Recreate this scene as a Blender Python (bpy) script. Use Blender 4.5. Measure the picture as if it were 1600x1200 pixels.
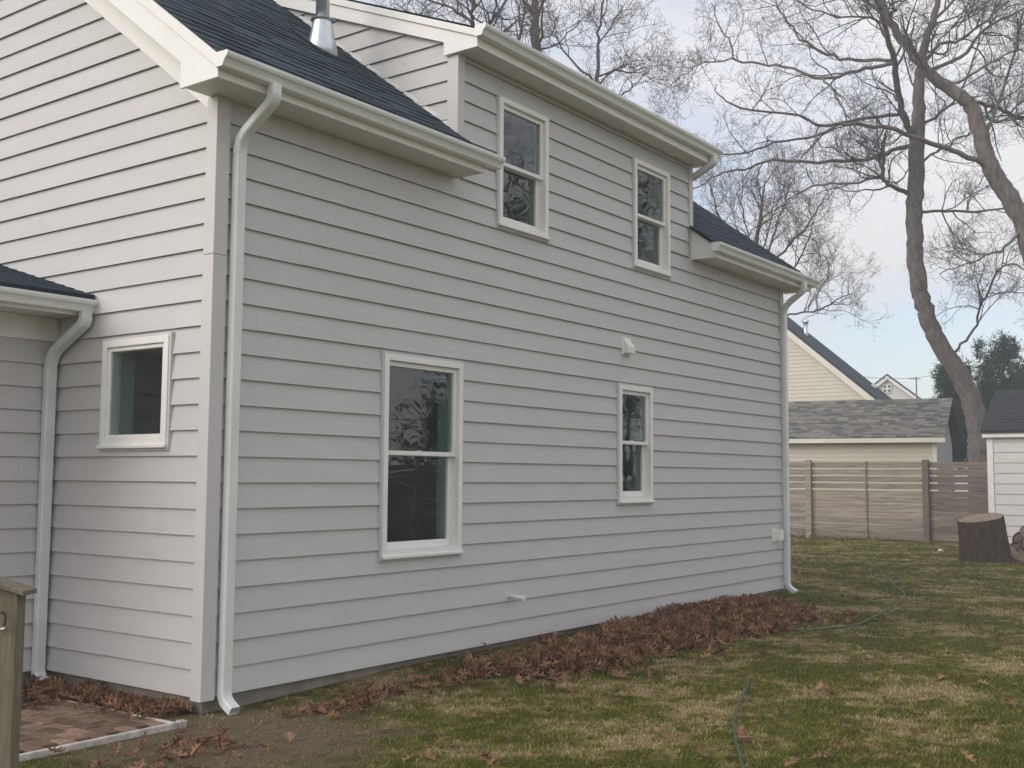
import bpy, bmesh, math, random
import numpy as np
from mathutils import Vector, Matrix
R = math.radians
random.seed(7); RNG = np.random.default_rng(11)
for o in list(bpy.data.objects): bpy.data.objects.remove(o)
scene = bpy.context.scene
COL = scene.collection

# ------------------------------------------------------------------ camera
FPX = 1751.2                                   # focal length in pixels of the 1600 px wide photograph
CAM = Vector((-4.879, -6.125, 1.472))
YAW, PIT, ROL = 0.63446, 0.08275, 0.00675
_f = Vector((math.cos(PIT)*math.cos(YAW), math.cos(PIT)*math.sin(YAW), math.sin(PIT)))
_r = _f.cross(Vector((0, 0, 1))).normalized(); _u = _r.cross(_f)
_r, _u = _r*math.cos(ROL) + _u*math.sin(ROL), -_r*math.sin(ROL) + _u*math.cos(ROL)
cd = bpy.data.cameras.new('camera'); cam = bpy.data.objects.new('camera', cd); COL.objects.link(cam)
cd.sensor_width = 36; cd.lens = 36*FPX/1600; cd.clip_start = .05; cd.clip_end = 2000
cam.matrix_world = Matrix(((_r.x, _u.x, -_f.x, CAM.x), (_r.y, _u.y, -_f.y, CAM.y), (_r.z, _u.z, -_f.z, CAM.z), (0, 0, 0, 1)))
scene.camera = cam

# ------------------------------------------------------------------ sky, sun, exposure
SUN_AZ = math.atan2(.42, -.90)                 # the low veiled sun stands behind the left wing of the house
SUN_EL = R(27)
w = bpy.data.worlds.new('World'); scene.world = w; w.use_nodes = True
nt = w.node_tree; nt.nodes.clear(); N = nt.nodes.new; LK = nt.links.new
out = N('ShaderNodeOutputWorld'); bg = N('ShaderNodeBackground'); sky = N('ShaderNodeTexSky')
sky.sky_type = 'NISHITA'; sky.sun_disc = False; sky.sun_elevation = SUN_EL; sky.sun_rotation = math.pi/2 - SUN_AZ
sky.air_density = 1.0; sky.dust_density = 1.5
tc = N('ShaderNodeTexCoord'); sep = N('ShaderNodeSeparateXYZ'); LK(tc.outputs['Generated'], sep.inputs[0])
ab = N('ShaderNodeMath'); ab.operation = 'ABSOLUTE'; LK(sep.outputs[2], ab.inputs[0])
ad = N('ShaderNodeMath'); ad.operation = 'ADD'; ad.inputs[1].default_value = .22; LK(ab.outputs[0], ad.inputs[0])
dv = N('ShaderNodeVectorMath'); dv.operation = 'DIVIDE'; LK(tc.outputs['Generated'], dv.inputs[0])
cmb = N('ShaderNodeCombineXYZ'); [LK(ad.outputs[0], cmb.inputs[i]) for i in range(3)]; LK(cmb.outputs[0], dv.inputs[1])
nz = N('ShaderNodeTexNoise'); nz.inputs['Scale'].default_value = 1.5; nz.inputs['Detail'].default_value = 7; nz.inputs['Roughness'].default_value = .55; nz.inputs['Distortion'].default_value = .4
LK(dv.outputs[0], nz.inputs['Vector'])
rp = N('ShaderNodeValToRGB'); rp.color_ramp.elements[0].position = .33; rp.color_ramp.elements[1].position = .54
rp.color_ramp.elements[0].color = (.40, .40, .40, 1); rp.color_ramp.elements[1].color = (1, 1, 1, 1)
LK(nz.outputs['Fac'], rp.inputs[0])
mx = N('ShaderNodeMix'); mx.data_type = 'RGBA'; mx.inputs['B'].default_value = (4.6, 4.55, 4.65, 1)
LK(rp.outputs[0], mx.inputs['Factor']); LK(sky.outputs[0], mx.inputs['A'])
LK(mx.outputs['Result'], bg.inputs[0]); bg.inputs[1].default_value = .13; LK(bg.outputs[0], out.inputs[0])
sl = bpy.data.lights.new('sun', 'SUN'); sl.energy = 1.35; sl.angle = R(42); sl.color = (1, .955, .89)
so = bpy.data.objects.new('sun', sl); COL.objects.link(so)
sd = Vector((math.cos(SUN_EL)*math.cos(SUN_AZ), math.cos(SUN_EL)*math.sin(SUN_AZ), math.sin(SUN_EL)))
so.rotation_euler = sd.to_track_quat('Z', 'Y').to_euler(); so.location = (-20, 20, 20)
vs = scene.view_settings; vs.view_transform = 'Standard'; vs.look = 'None'; vs.exposure = 0.74; vs.gamma = 1

# ------------------------------------------------------------------ pixel -> place
def ray(u, v): return (u-800)/FPX*_r - (v-600)/FPX*_u + _f
def at(ax, c, u, v):
    d = ray(u, v); return CAM + d*((c-CAM[ax])/d[ax])
def dep(u, v, t): return CAM + ray(u, v)*t

# ------------------------------------------------------------------ mesh helpers
class MB:
    def __init__(s): s.v = []; s.f = []
    def add(s, vs_, fs):
        b = len(s.v); s.v += [tuple(p) for p in vs_]; s.f += [tuple(i+b for i in f) for f in fs]; return s
    def box(s, a, b):
        x0, y0, z0 = [min(a[i], b[i]) for i in range(3)]; x1, y1, z1 = [max(a[i], b[i]) for i in range(3)]
        return s.add([(x0,y0,z0),(x1,y0,z0),(x1,y1,z0),(x0,y1,z0),(x0,y0,z1),(x1,y0,z1),(x1,y1,z1),(x0,y1,z1)],
                     [(0,3,2,1),(4,5,6,7),(0,1,5,4),(1,2,6,5),(2,3,7,6),(3,0,4,7)])
    def obox(s, o, ax, ay, az):
        o, ax, ay, az = map(Vector, (o, ax, ay, az)); P = []
        for k in (0, 1):
            for i, j in ((0,0),(1,0),(1,1),(0,1)): P.append(o+ax*i+ay*j+az*k)
        return s.add(P, [(0,3,2,1),(4,5,6,7),(0,1,5,4),(1,2,6,5),(2,3,7,6),(3,0,4,7)])
    def prism(s, poly, off):
        # poly: list of 3D points (convex or simple), off: extrusion vector
        n = len(poly); off = Vector(off); P = [Vector(p) for p in poly]
        return s.add(P+[p+off for p in P], [tuple(range(n))[::-1], tuple(range(n, 2*n))]+[(i,(i+1)%n,n+(i+1)%n,n+i) for i in range(n)])
    def sweep(s, path, sec, hint=(1,0,0), cap=True):
        path = [Vector(p) for p in path]; n = len(path); m = len(sec); P = []
        hint = Vector(hint)
        for i, p in enumerate(path):
            t0 = (path[i]-path[i-1]).normalized() if i else None
            t1 = (path[i+1]-path[i]).normalized() if i < n-1 else None
            t = ((t0 or t1)+(t1 or t0)).normalized()
            k = 1.0
            if t0 and t1: k = 1/max(.5, t.dot(t0))
            a = (hint - t*hint.dot(t)).normalized(); b = t.cross(a)
            for (x, y) in sec: P.append(p + a*x + b*y*k)
        F = [(i*m+j, i*m+(j+1)%m, (i+1)*m+(j+1)%m, (i+1)*m+j) for i in range(n-1) for j in range(m)]
        if cap: F += [tuple(range(m))[::-1]]+([tuple(range((n-1)*m, n*m))] if cap is True else [])
        return s.add(P, F)
    def tube(s, path, r, sides=8):
        path = [Vector(p) for p in path]
        rr = r if hasattr(r, '__len__') else [r]*len(path)
        b = len(s.v); n = len(path); hint = Vector((.31, .17, .93))
        for i, p in enumerate(path):
            t = (path[min(i+1, n-1)]-path[max(i-1, 0)]).normalized()
            a = t.cross(hint)
            if a.length < .1: a = t.cross(Vector((1, 0, 0)))
            a.normalize(); c = t.cross(a)
            for j in range(sides):
                g = 2*math.pi*j/sides; s.v.append(tuple(p + (a*math.cos(g)+c*math.sin(g))*rr[i]))
        for i in range(n-1):
            for j in range(sides):
                s.f.append((b+i*sides+j, b+i*sides+(j+1) % sides, b+(i+1)*sides+(j+1) % sides, b+(i+1)*sides+j))
        s.f.append(tuple(range(b, b+sides))[::-1]); s.f.append(tuple(range(b+(n-1)*sides, b+n*sides)))
        return s
    def build(s, name, mat, parent=None, bevel=0, smooth=False, kind=None, label=None):
        me = bpy.data.meshes.new(name); me.from_pydata(s.v, [], s.f); me.update()
        bm = bmesh.new(); bm.from_mesh(me); bmesh.ops.recalc_face_normals(bm, faces=bm.faces)
        if bevel: bmesh.ops.bevel(bm, geom=[e for e in bm.edges if e.calc_face_angle(0) > .6], offset=bevel, segments=1, affect='EDGES')
        bm.to_mesh(me); bm.free()
        if smooth: me.polygons.foreach_set('use_smooth', [True]*len(me.polygons))
        me.materials.append(MAT[mat]); o = bpy.data.objects.new(name, me); COL.objects.link(o)
        if parent: o.parent = parent
        if kind: o['kind'] = kind
        if label: o['label'] = label
        return o
def npmesh(name, V, F, mat, parent=None, attr=None, smooth=False, kind=None):
    me = bpy.data.meshes.new(name); V = np.asarray(V, np.float32); F = np.asarray(F, np.int32)
    k = F.shape[1]; me.vertices.add(len(V)); me.vertices.foreach_set('co', V.ravel())
    me.loops.add(F.size); me.loops.foreach_set('vertex_index', F.ravel())
    me.polygons.add(len(F)); me.polygons.foreach_set('loop_start', np.arange(0, F.size, k, dtype=np.int32))
    me.update(calc_edges=True)
    if attr is not None:
        a = me.attributes.new('rnd', 'FLOAT', 'POINT'); a.data.foreach_set('value', np.asarray(attr, np.float32))
    if smooth: me.polygons.foreach_set('use_smooth', [True]*len(F))
    me.materials.append(MAT[mat]); o = bpy.data.objects.new(name, me); COL.objects.link(o)
    if parent: o.parent = parent
    if kind: o['kind'] = kind
    return o
def thing(name, label, cat, loc=(0,0,0), group=None):
    o = bpy.data.objects.new(name, None); COL.objects.link(o); o.location = loc; o.empty_display_size = .2
    return tag(o, label, cat, group)
def tag(o, label, cat, group=None):
    o['label'] = label; o['category'] = cat
    if group: o['group'] = group
    return o
def keep(o, parent):                            # parent without moving (parents sit unrotated)
    o.parent = parent; o.location = Vector(o.location) - Vector(parent.location); return o
def clip(poly, a, b, c):                        # keep the side a*u+b*z+c >= 0 of a 2D polygon
    outp = []
    for i in range(len(poly)):
        p, q_ = poly[i], poly[(i+1) % len(poly)]
        dp, dq = a*p[0]+b*p[1]+c, a*q_[0]+b*q_[1]+c
        if dp >= 0: outp.append(p)
        if (dp >= 0) != (dq >= 0):
            t = dp/(dp-dq); outp.append((p[0]+t*(q_[0]-p[0]), p[1]+t*(q_[1]-p[1])))
    return outp

# ------------------------------------------------------------------ materials
MAT = {}
def mat(name, col, rough=.6, var=.12, vscale=6, bump=0, bscale=60, metal=0, objvar=0, stretch=(1,1,1), col2=None, spec=.4, attr=None, detail=6, translucent=0):
    m = bpy.data.materials.new(name); m.use_nodes = True; t = m.node_tree; b = t.nodes['Principled BSDF']; n = t.nodes.new; l = t.links.new
    tcn = n('ShaderNodeTexCoord'); mp = n('ShaderNodeMapping'); mp.inputs['Scale'].default_value = stretch
    geo = n('ShaderNodeNewGeometry'); l(geo.outputs['Position'], mp.inputs['Vector'])
    no = n('ShaderNodeTexNoise'); no.inputs['Scale'].default_value = vscale; no.inputs['Detail'].default_value = detail; no.inputs['Roughness'].default_value = .6
    l(mp.outputs[0], no.inputs['Vector'])
    mixn = n('ShaderNodeMix'); mixn.data_type = 'RGBA'
    c1 = [c*(1-var) for c in col]; c2 = col2 or [min(1, c*(1+var)) for c in col]
    mixn.inputs['A'].default_value = (*c1[:3], 1); mixn.inputs['B'].default_value = (*c2[:3], 1)
    rm = n('ShaderNodeMapRange'); rm.inputs[1].default_value = .3; rm.inputs[2].default_value = .7
    l(no.outputs['Fac'], rm.inputs[0])
    fac = rm.outputs[0]
    if attr:
        at_ = n('ShaderNodeAttribute'); at_.attribute_name = 'rnd'
        mm = n('ShaderNodeMath'); mm.operation = 'MULTIPLY_ADD'; mm.inputs[1].default_value = attr; mm.use_clamp = True
        l(at_.outputs['Fac'], mm.inputs[0])
        m3 = n('ShaderNodeMath'); m3.operation = 'MULTIPLY'; m3.inputs[1].default_value = 1-attr; l(fac, m3.inputs[0]); l(m3.outputs[0], mm.inputs[2])
        fac = mm.outputs[0]
    l(fac, mixn.inputs['Factor'])
    colr = mixn.outputs['Result']
    if objvar:
        oi = n('ShaderNodeObjectInfo'); hs = n('ShaderNodeHueSaturation')
        mr = n('ShaderNodeMapRange'); mr.inputs[3].default_value = 1-objvar; mr.inputs[4].default_value = 1+objvar
        l(oi.outputs['Random'], mr.inputs[0]); l(mr.outputs[0], hs.inputs['Value']); l(colr, hs.inputs['Color']); colr = hs.outputs[0]
    l(colr, b.inputs['Base Color']); b.inputs['Roughness'].default_value = rough; b.inputs['Metallic'].default_value = metal
    b.inputs['Specular IOR Level'].default_value = spec
    if bump:
        n2 = n('ShaderNodeTexNoise'); n2.inputs['Scale'].default_value = bscale; n2.inputs['Detail'].default_value = 4; l(mp.outputs[0], n2.inputs['Vector'])
        bp = n('ShaderNodeBump'); bp.inputs['Strength'].default_value = 1; bp.inputs['Distance'].default_value = bump
        l(n2.outputs['Fac'], bp.inputs['Height']); l(bp.outputs[0], b.inputs['Normal'])
    if translucent:
        tr = n('ShaderNodeBsdfTranslucent'); l(colr, tr.inputs[0]); ms = n('ShaderNodeMixShader'); ms.inputs[0].default_value = translucent
        l(b.outputs[0], ms.inputs[1]); l(tr.outputs[0], ms.inputs[2]); l(ms.outputs[0], t.nodes['Material Output'].inputs[0])
    MAT[name] = m; return m
mat('siding', (.583, .564, .556), .55, .035, 1.3, .0012, 22, stretch=(1, 1, 6), spec=.3, objvar=.018)
mat('siding_ext', (.583, .564, .556), .55, .035, 1.3, .0012, 22, stretch=(1, 1, 6), spec=.3, objvar=.018)
mat('trim_grey', (.61, .59, .58), .5, .03, 3, spec=.3)
mat('white', (.85, .835, .80), .45, .04, 2.5, .0004, 40, spec=.35)
mat('fascia', (.84, .82, .79), .5, .03, 2, .0004, 40, spec=.35)
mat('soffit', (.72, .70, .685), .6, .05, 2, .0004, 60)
mat('gutter', (.76, .77, .75), .32, .06, 3, .0006, 14, spec=.5)
mat('downspout', (.74, .77, .745), .35, .07, 4, .0012, 11, spec=.5)
mat('shingle', (.038, .058, .072), .9, .35, 60, .0025, 260, objvar=.4, spec=.2)
mat('deck', (.024, .038, .05), .9, .2, 30, .002, 200)
mat('shingle_grey', (.105, .105, .105), .9, .2, 3, .002, 100, attr=.85, spec=.15, col2=(.27, .255, .225))
mat('shingle_dark', (.055, .057, .062), .9, .3, 40, .002, 100, spec=.2)
mat('shingle_blue', (.030, .048, .064), .85, .3, 50, .002, 200, attr=.5, spec=.35)
mat('concrete', (.27, .245, .20), .9, .25, 5, .003, 60)
mat('galvanized', (.62, .66, .68), .34, .12, 7, .0005, 30, metal=.85)
mat('brick', (.175, .100, .066), .9, .3, 9, .003, 90, objvar=.42, col2=(.25, .165, .112))
mat('sand', (.20, .165, .12), .95, .3, 30, .004, 150)
mat('crumbs', (.15, .112, .072), .95, .3, 30)
mat('edging', (.50, .46, .40), .6, .3, 11, .002, 50, col2=(.74, .72, .69))
mat('fence_wood', (.30, .245, .19), .85, .4, 5, .002, 40, objvar=.2, stretch=(1, .35, 5), col2=(.37, .325, .275))
mat('fence_wood_dark', (.20, .165, .135), .85, .35, 5, .002, 40, objvar=.2, stretch=(1, .35, 5))
mat('post_wood', (.165, .142, .098), .85, .28, 9, .002, 50, stretch=(5, 5, .6))
mat('cream_siding', (.60, .555, .47), .6, .03, 2, objvar=.02)
mat('cream_white', (.74, .70, .61), .6, .03, 2)
mat('grey_wall', (.33, .335, .34), .7, .05, 2)
mat('shed_siding', (.66, .635, .61), .6, .03, 2, objvar=.02)
mat('bark', (.175, .155, .143), .95, .35, 7, .02, 16, stretch=(1.6, 1.6, .5), spec=.15)
mat('bark_grey', (.15, .135, .128), .95, .25, 8, .008, 26, spec=.15)
mat('twig', (.15, .135, .13), .95, .2, 3, spec=.1)
mat('twig_red', (.165, .125, .112), .95, .2, 3, spec=.1)
mat('stump_bark', (.085, .062, .048), .95, .4, 9, .03, 18, stretch=(1.4, 1.4, .5), spec=.1)
mat('cut_wood', (.27, .21, .15), .9, .35, 12, .003, 40)
mat('needles', (.028, .062, .034), .8, .5, 1.6, attr=.6, col2=(.055, .09, .05), spec=.2)
mat('leaf', (.17, .068, .042), .75, .5, 20, attr=.75, col2=(.52, .29, .165), spec=.25, translucent=.15)
mat('leaf_tan', (.25, .14, .078), .75, .3, 25, objvar=.35, spec=.25, translucent=.15)
mat('hose', (.02, .075, .032), .45, .15, 20, spec=.5)
mat('iron', (.02, .02, .02), .5, .2, 20)
mat('paint_white', (.8, .79, .77), .5, .05, 9)
mat('jamb', (.32, .40, .36), .7, .04, 2)
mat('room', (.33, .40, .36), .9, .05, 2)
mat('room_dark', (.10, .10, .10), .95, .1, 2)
mat('rubble', (.6, .59, .56), .7, .1, 9)
mat('pole_wood', (.14, .12, .11), .9, .2, 5)
def glass_mat():
    m = bpy.data.materials.new('glass'); m.use_nodes = True; t = m.node_tree; t.nodes.clear(); n = t.nodes.new; l = t.links.new
    o = n('ShaderNodeOutputMaterial'); ms = n('ShaderNodeMixShader'); tr = n('ShaderNodeBsdfTransparent'); gl = n('ShaderNodeBsdfGlossy')
    tr.inputs[0].default_value = (.62, .76, .72, 1); gl.inputs['Roughness'].default_value = .0; gl.inputs['Color'].default_value = (.95, .97, 1, 1)
    fr = n('ShaderNodeFresnel'); bk = n('ShaderNodeNewGeometry'); io = n('ShaderNodeMapRange'); io.inputs[3].default_value = 1.85; io.inputs[4].default_value = 1/1.85; l(bk.outputs['Backfacing'], io.inputs[0]); l(io.outputs[0], fr.inputs['IOR'])
    no = n('ShaderNodeTexNoise'); no.inputs['Scale'].default_value = 3.2; no.inputs['Detail'].default_value = 1
    ge = n('ShaderNodeNewGeometry'); l(ge.outputs['Position'], no.inputs['Vector'])
    bp = n('ShaderNodeBump'); bp.inputs['Distance'].default_value = .0016; l(no.outputs['Fac'], bp.inputs['Height']); l(bp.outputs[0], gl.inputs['Normal'])
    l(fr.outputs[0], ms.inputs[0]); l(tr.outputs[0], ms.inputs[1]); l(gl.outputs[0], ms.inputs[2]); l(ms.outputs[0], o.inputs[0]); MAT['glass'] = m
glass_mat()
def lawn_mat(name, blades):
    # patchy dormant lawn: one pattern of tan and green areas shared by the soil sheet and the blades
    m = bpy.data.materials.new(name); m.use_nodes = True; t = m.node_tree; b = t.nodes['Principled BSDF']; n = t.nodes.new; l = t.links.new
    ge = n('ShaderNodeNewGeometry'); mp = n('ShaderNodeMapping'); mp.inputs['Scale'].default_value = (1, 1, 0); l(ge.outputs['Position'], mp.inputs[0])
    def noise(s, d=4, r=.6):
        x = n('ShaderNodeTexNoise'); x.inputs['Scale'].default_value = s; x.inputs['Detail'].default_value = d; x.inputs['Roughness'].default_value = r; l(mp.outputs[0], x.inputs['Vector']); return x.outputs['Fac']
    def math_(op, a, bb, clamp=False):
        x = n('ShaderNodeMath'); x.operation = op; x.use_clamp = clamp
        for i, q in enumerate((a, bb)):
            if isinstance(q, (int, float)): x.inputs[i].default_value = q
            else: l(q, x.inputs[i])
        return x.outputs[0]
    big = noise(1.0, 5, .6); fine = noise(5.5, 4, .65)
    v = math_('ADD', math_('MULTIPLY', big, 1.05), math_('ADD', math_('MULTIPLY', fine, .85), -.45))
    if blades:
        a = n('ShaderNodeAttribute'); a.attribute_name = 'rnd'
        v = math_('ADD', v, math_('MULTIPLY', math_('SUBTRACT', a.outputs['Fac'], .5), .16))
    r = n('ShaderNodeValToRGB'); el = r.color_ramp.elements
    g1, g2, s1, s2 = ((.120, .134, .010), (.195, .188, .026), (.30, .24, .088), (.46, .37, .18)) if blades else ((.088, .096, .010), (.140, .136, .022), (.24, .19, .08), (.35, .275, .14))
    el[0].position = .42; el[0].color = (*g1, 1); el[1].position = .67; el[1].color = (*s2, 1)
    e = el.new(.515); e.color = (*g2, 1); e = el.new(.57); e.color = (*s1, 1)
    l(v, r.inputs[0]); colr = r.outputs[0]
    if not blades:                                   # worn bare earth round the house corner and the patio edge
        vd = n('ShaderNodeVectorMath'); vd.operation = 'DISTANCE'; vd.inputs[1].default_value = (-.35, -.75, 0); l(mp.outputs[0], vd.inputs[0])
        ds = math_('ADD', vd.outputs['Value'], math_('MULTIPLY', noise(2.6, 7, .72), 2.2))
        mr = n('ShaderNodeMapRange'); mr.inputs[1].default_value = 1.75; mr.inputs[2].default_value = 2.25; mr.inputs[3].default_value = 1; mr.inputs[4].default_value = 0; l(ds, mr.inputs[0])
        mm = n('ShaderNodeMix'); mm.data_type = 'RGBA'; mm.inputs['B'].default_value = (.23, .175, .112, 1); l(mr.outputs[0], mm.inputs['Factor']); l(colr, mm.inputs['A']); colr = mm.outputs['Result']
    l(colr, b.inputs['Base Color']); b.inputs['Roughness'].default_value = .85; b.inputs['Specular IOR Level'].default_value = .15
    if not blades:
        n2 = noise(38, 7, .75); bp = n('ShaderNodeBump'); bp.inputs['Distance'].default_value = .05; l(n2, bp.inputs['Height']); l(bp.outputs[0], b.inputs['Normal'])
    MAT[name] = m
lawn_mat('soil', False); lawn_mat('grass', True)

GZ = -.108                                       # level of the lawn; z = 0 is the lower edge of the siding
E1 = .1778                                      # one course of siding
def gz(x, y):
    # gentle unevenness, banked up a little along the long wall
    x, y = np.asarray(x, float), np.asarray(y, float)
    z = GZ + .018*np.sin(x*.9+y*.4)*np.sin(y*.8-x*.3)*np.clip((-y-.8)/.8, 0, 1)
    return z + .055*np.clip((y+1.1)/1.0, 0, 1)*np.clip((x-.5)/1.6, 0, 1)*np.clip((11.5-x)/1.5, 0, 1)
# ------------------------------------------------------------------ ground
def ground():
    n = 90; V = []; F = []
    xs = np.concatenate([np.linspace(-300, -14, 8), np.linspace(-12, 34, n), np.linspace(38, 900, 9)])
    ys = np.concatenate([np.linspace(-600, -16, 8), np.linspace(-14, -2, 36), np.linspace(-1.8, .2, 16), np.linspace(.5, 24, 38), np.linspace(28, 900, 9)])
    for y in ys:
        for x in xs:
            V.append((x, y, float(gz(x, y))-.003))
    W = len(xs)
    F = [(j*W+i, j*W+i+1, (j+1)*W+i+1, (j+1)*W+i) for j in range(len(ys)-1) for i in range(W-1)]
    o = npmesh('lawn', V, F, 'soil', smooth=True); o['kind'] = 'structure'
ground()

# ------------------------------------------------------------------ the house
house = thing('house', 'two storey grey clapboard house with white trim, dark blue shingle roof and shed dormer', 'house', (0, 0, 0))
LEN, DEP, RIDGE = 9.70, 8.4, 4.2
RA, RB = 4.49, .75                              # main roof plane  z = RA + RB*y
DA, DB = 5.474, .413                            # dormer roof plane
D0, D1 = 2.60, 7.00                             # dormer walls
ZS, ZD = 4.08, 5.205                            # eave and dormer soffits
EO, DO, RO = .335, .27, .28                     # eave, dormer and rake overhangs
XA, XB, XC = (1, 0, 0), (0, 1, 0), (0, 0, 1)
def basis(o, U, Nn):
    o, U, Nn = Vector(o), Vector(U), Vector(Nn)
    return lambda u, d, z: o + U*u + Nn*d + Vector((0, 0, z))
LW = basis((0,0,0), (1,0,0), (0,-1,0))          # long wall: u = x, d outwards
GW = basis((0,0,0), (0,1,0), (-1,0,0))          # gable wall: u = y
CW = basis((D0,0,0), (0,1,0), (-1,0,0))         # dormer cheek
EWY = 1.86
EW = basis((0,EWY,0), (-1,0,0), (0,-1,0))       # wing wall: u = -x
WIN_L = {'tall': (1.660, 2.692, .800, 2.470), 'narrow': (5.287, 6.040, 1.185, 2.474), 'up_a': (3.155, 3.985, 3.745, 5.000), 'up_b': (5.618, 6.462, 3.752, 5.000)}
WIN_G = {'small': (.392, 1.210, 1.640, 2.467)}

def sheet(B, u0, u1, z0, z1, holes, halfs, name):
    us = sorted({u0, u1} | {min(u1, max(u0, h[i])) for h in holes for i in (0, 1)}); zs = sorted({z0, z1} | {min(z1, max(z0, h[i])) for h in holes for i in (2, 3)})
    mb = MB()
    for a, b in zip(us, us[1:]):
        for c, d in zip(zs, zs[1:]):
            if any(h[0] <= (a+b)/2 <= h[1] and h[2] <= (c+d)/2 <= h[3] for h in holes): continue
            poly = [(a, c), (b, c), (b, d), (a, d)]
            for h in halfs: poly = clip(poly, *h) if len(poly) > 2 else poly
            if len(poly) > 2: mb.prism([B(u, -.001, z) for u, z in poly], B(0, -.12, 0)-B(0, 0, 0))
    return mb.build(name, 'room', house)
def courses(B, wall, u0, u1, z0, z1, holes, halfs, mname='siding', tb=.0235, tt=.002, blen=3.66):
    k = math.floor(z0/E1+1e-6)
    while k*E1 < z1-1e-4:
        a, b = max(z0, k*E1), min(z1, (k+1)*E1 + .0)
        jit = random.uniform(-.0012, .0012); tilt = random.uniform(-.0012, .0012)
        groups = [[]]
        cut = sorted({u0, u1} | {h[i] for h in holes if h[2] < b and h[3] > a for i in (0, 1)})
        for c, d in zip(cut, cut[1:]):
            hs = [h for h in holes if h[0] <= (c+d)/2 <= h[1] and h[2] < b and h[3] > a]
            spans = [(a, b)]
            for h in hs:
                nsp = []
                for s0, s1 in spans:
                    if h[2] > s0+.004: nsp.append((s0, min(s1, h[2])))
                    if h[3] < s1-.004: nsp.append((max(s0, h[3]), s1))
                spans = nsp
            if not spans: groups.append([]); continue
            for s in spans:
                j0 = u0 + ((k*1.37+.9) % 1.0)*blen; uu = c        # staggered end joints
                while j0 <= c+.25: j0 += blen
                while j0 < d-.25:
                    groups[-1].append((uu, j0, *s))
                    if len(spans) == 1 and s == (a, b): groups.append([])
                    uu = j0; j0 += blen
                groups[-1].append((uu, d, *s))
        for g in groups:
            if not g: continue
            mb = MB(); ok = False; lift = random.uniform(0, .0022); jz = random.uniform(-.0014, .0014)
            for c, d, s0, s1 in g:
                poly = [(c, s0), (d, s0), (d, s1), (c, s1)]
                for h in halfs: poly = clip(poly, *h) if len(poly) > 2 else poly
                if len(poly) < 3: continue
                ok = True; n = len(poly)
                fr = lambda u, z: B(u, lift+tb+(tt-tb)*(z-k*E1)/E1, z + (jit+jz+tilt*(u-u0)/(u1-u0) if z < k*E1+.002 and s0 > z0+.01 else 0))
                P = [fr(u, z) for u, z in poly]+[B(u, .0005, z + (.006 if z < k*E1+.002 else 0)) for u, z in poly]
                mb.add(P, [tuple(range(n)), tuple(range(n, 2*n))[::-1]]+[(i, (i+1) % n, n+(i+1) % n, n+i) for i in range(n)])
            if ok: mb.build('siding_board', mname, wall)
        k += 1

hol = list(WIN_L.values())
wall = sheet(LW, 0, LEN, 0, ZS+.1, hol, [], 'wall')
wall_d = sheet(LW, D0, D1, ZS+.1, ZD+.15, hol, [], 'wall')
lowhol = [(h[0]+.006, h[1]-.006, h[2]+.006, h[3]-.006) for h in hol]
courses(LW, wall, .085, LEN-.08, 0, ZS-.002, lowhol, [])
courses(LW, wall_d, D0+.06, D1-.055, ZS, ZD-.004, lowhol, [])
gw = sheet(GW, 0, DEP, 0, RA+RB*RIDGE, list(WIN_G.values()), [(RB, -1, RA-.03), (-RB, -1, RA+RB*DEP-.03)], 'wall')
gh = [(h[0]+.006, h[1]-.006, h[2]+.006, h[3]-.006) for h in WIN_G.values()]
FRZ = 3.945
courses(GW, gw, .078, DEP, 0, RA+RB*RIDGE, gh + [(EWY+.0, 6.5, -1, 2.49)], [(.762, -1, FRZ+.006), (-.762, -1, FRZ+.762*DEP)])
cw = sheet(CW, 0, 2.9, RA, DA+DB*2.9, [], [(DB, -1, DA-.03), (-RB, 1, -RA)], 'wall')
courses(CW, cw, .088, 2.9, 4.4, 6.7, [], [(.405, -1, 5.274), (-RB, 1, -RA+.02)])
CW2 = basis((D1,0,0), (0,1,0), (1,0,0))
sheet(CW2, 0, 2.9, RA, DA+DB*2.9, [], [(DB, -1, DA-.03), (-RB, 1, -RA)], 'wall')
# far and rear walls, floors and partitions close the rooms
mb = MB(); mb.box((0, DEP-.1, 0), (LEN, DEP, ZS+.2)); mb.build('wall', 'siding_ext', house)
RW = basis((LEN,0,0), (0,1,0), (1,0,0))
rw = sheet(RW, 0, DEP, 0, RA+RB*RIDGE, [], [(RB, -1, RA-.03), (-RB, -1, RA+RB*DEP-.03)], 'wall')
courses(RW, rw, .08, DEP, 0, RA+RB*RIDGE, [], [(.762, -1, FRZ+.006), (-.762, -1, FRZ+.762*DEP)])
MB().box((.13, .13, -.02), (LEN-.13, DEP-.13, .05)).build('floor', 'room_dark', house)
MB().box((.13, .13, 2.72), (LEN-.13, DEP-.13, 2.85)).build('floor', 'room', house)
MB().box((.13, 4.0, .06), (LEN-.13, 4.1, 2.715)).build('partition', 'room', house)
MB().box((4.05, .13, .06), (4.15, 3.99, 2.715)).build('partition', 'room', house)
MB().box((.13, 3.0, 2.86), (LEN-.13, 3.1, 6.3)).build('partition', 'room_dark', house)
MB().box((4.75, .13, 2.86), (4.85, 2.99, 5.2)).build('partition', 'room', house)
MB().box((.035, .035, -.5), (LEN-.035, DEP-.035, -.004)).build('foundation', 'concrete', house)
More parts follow.
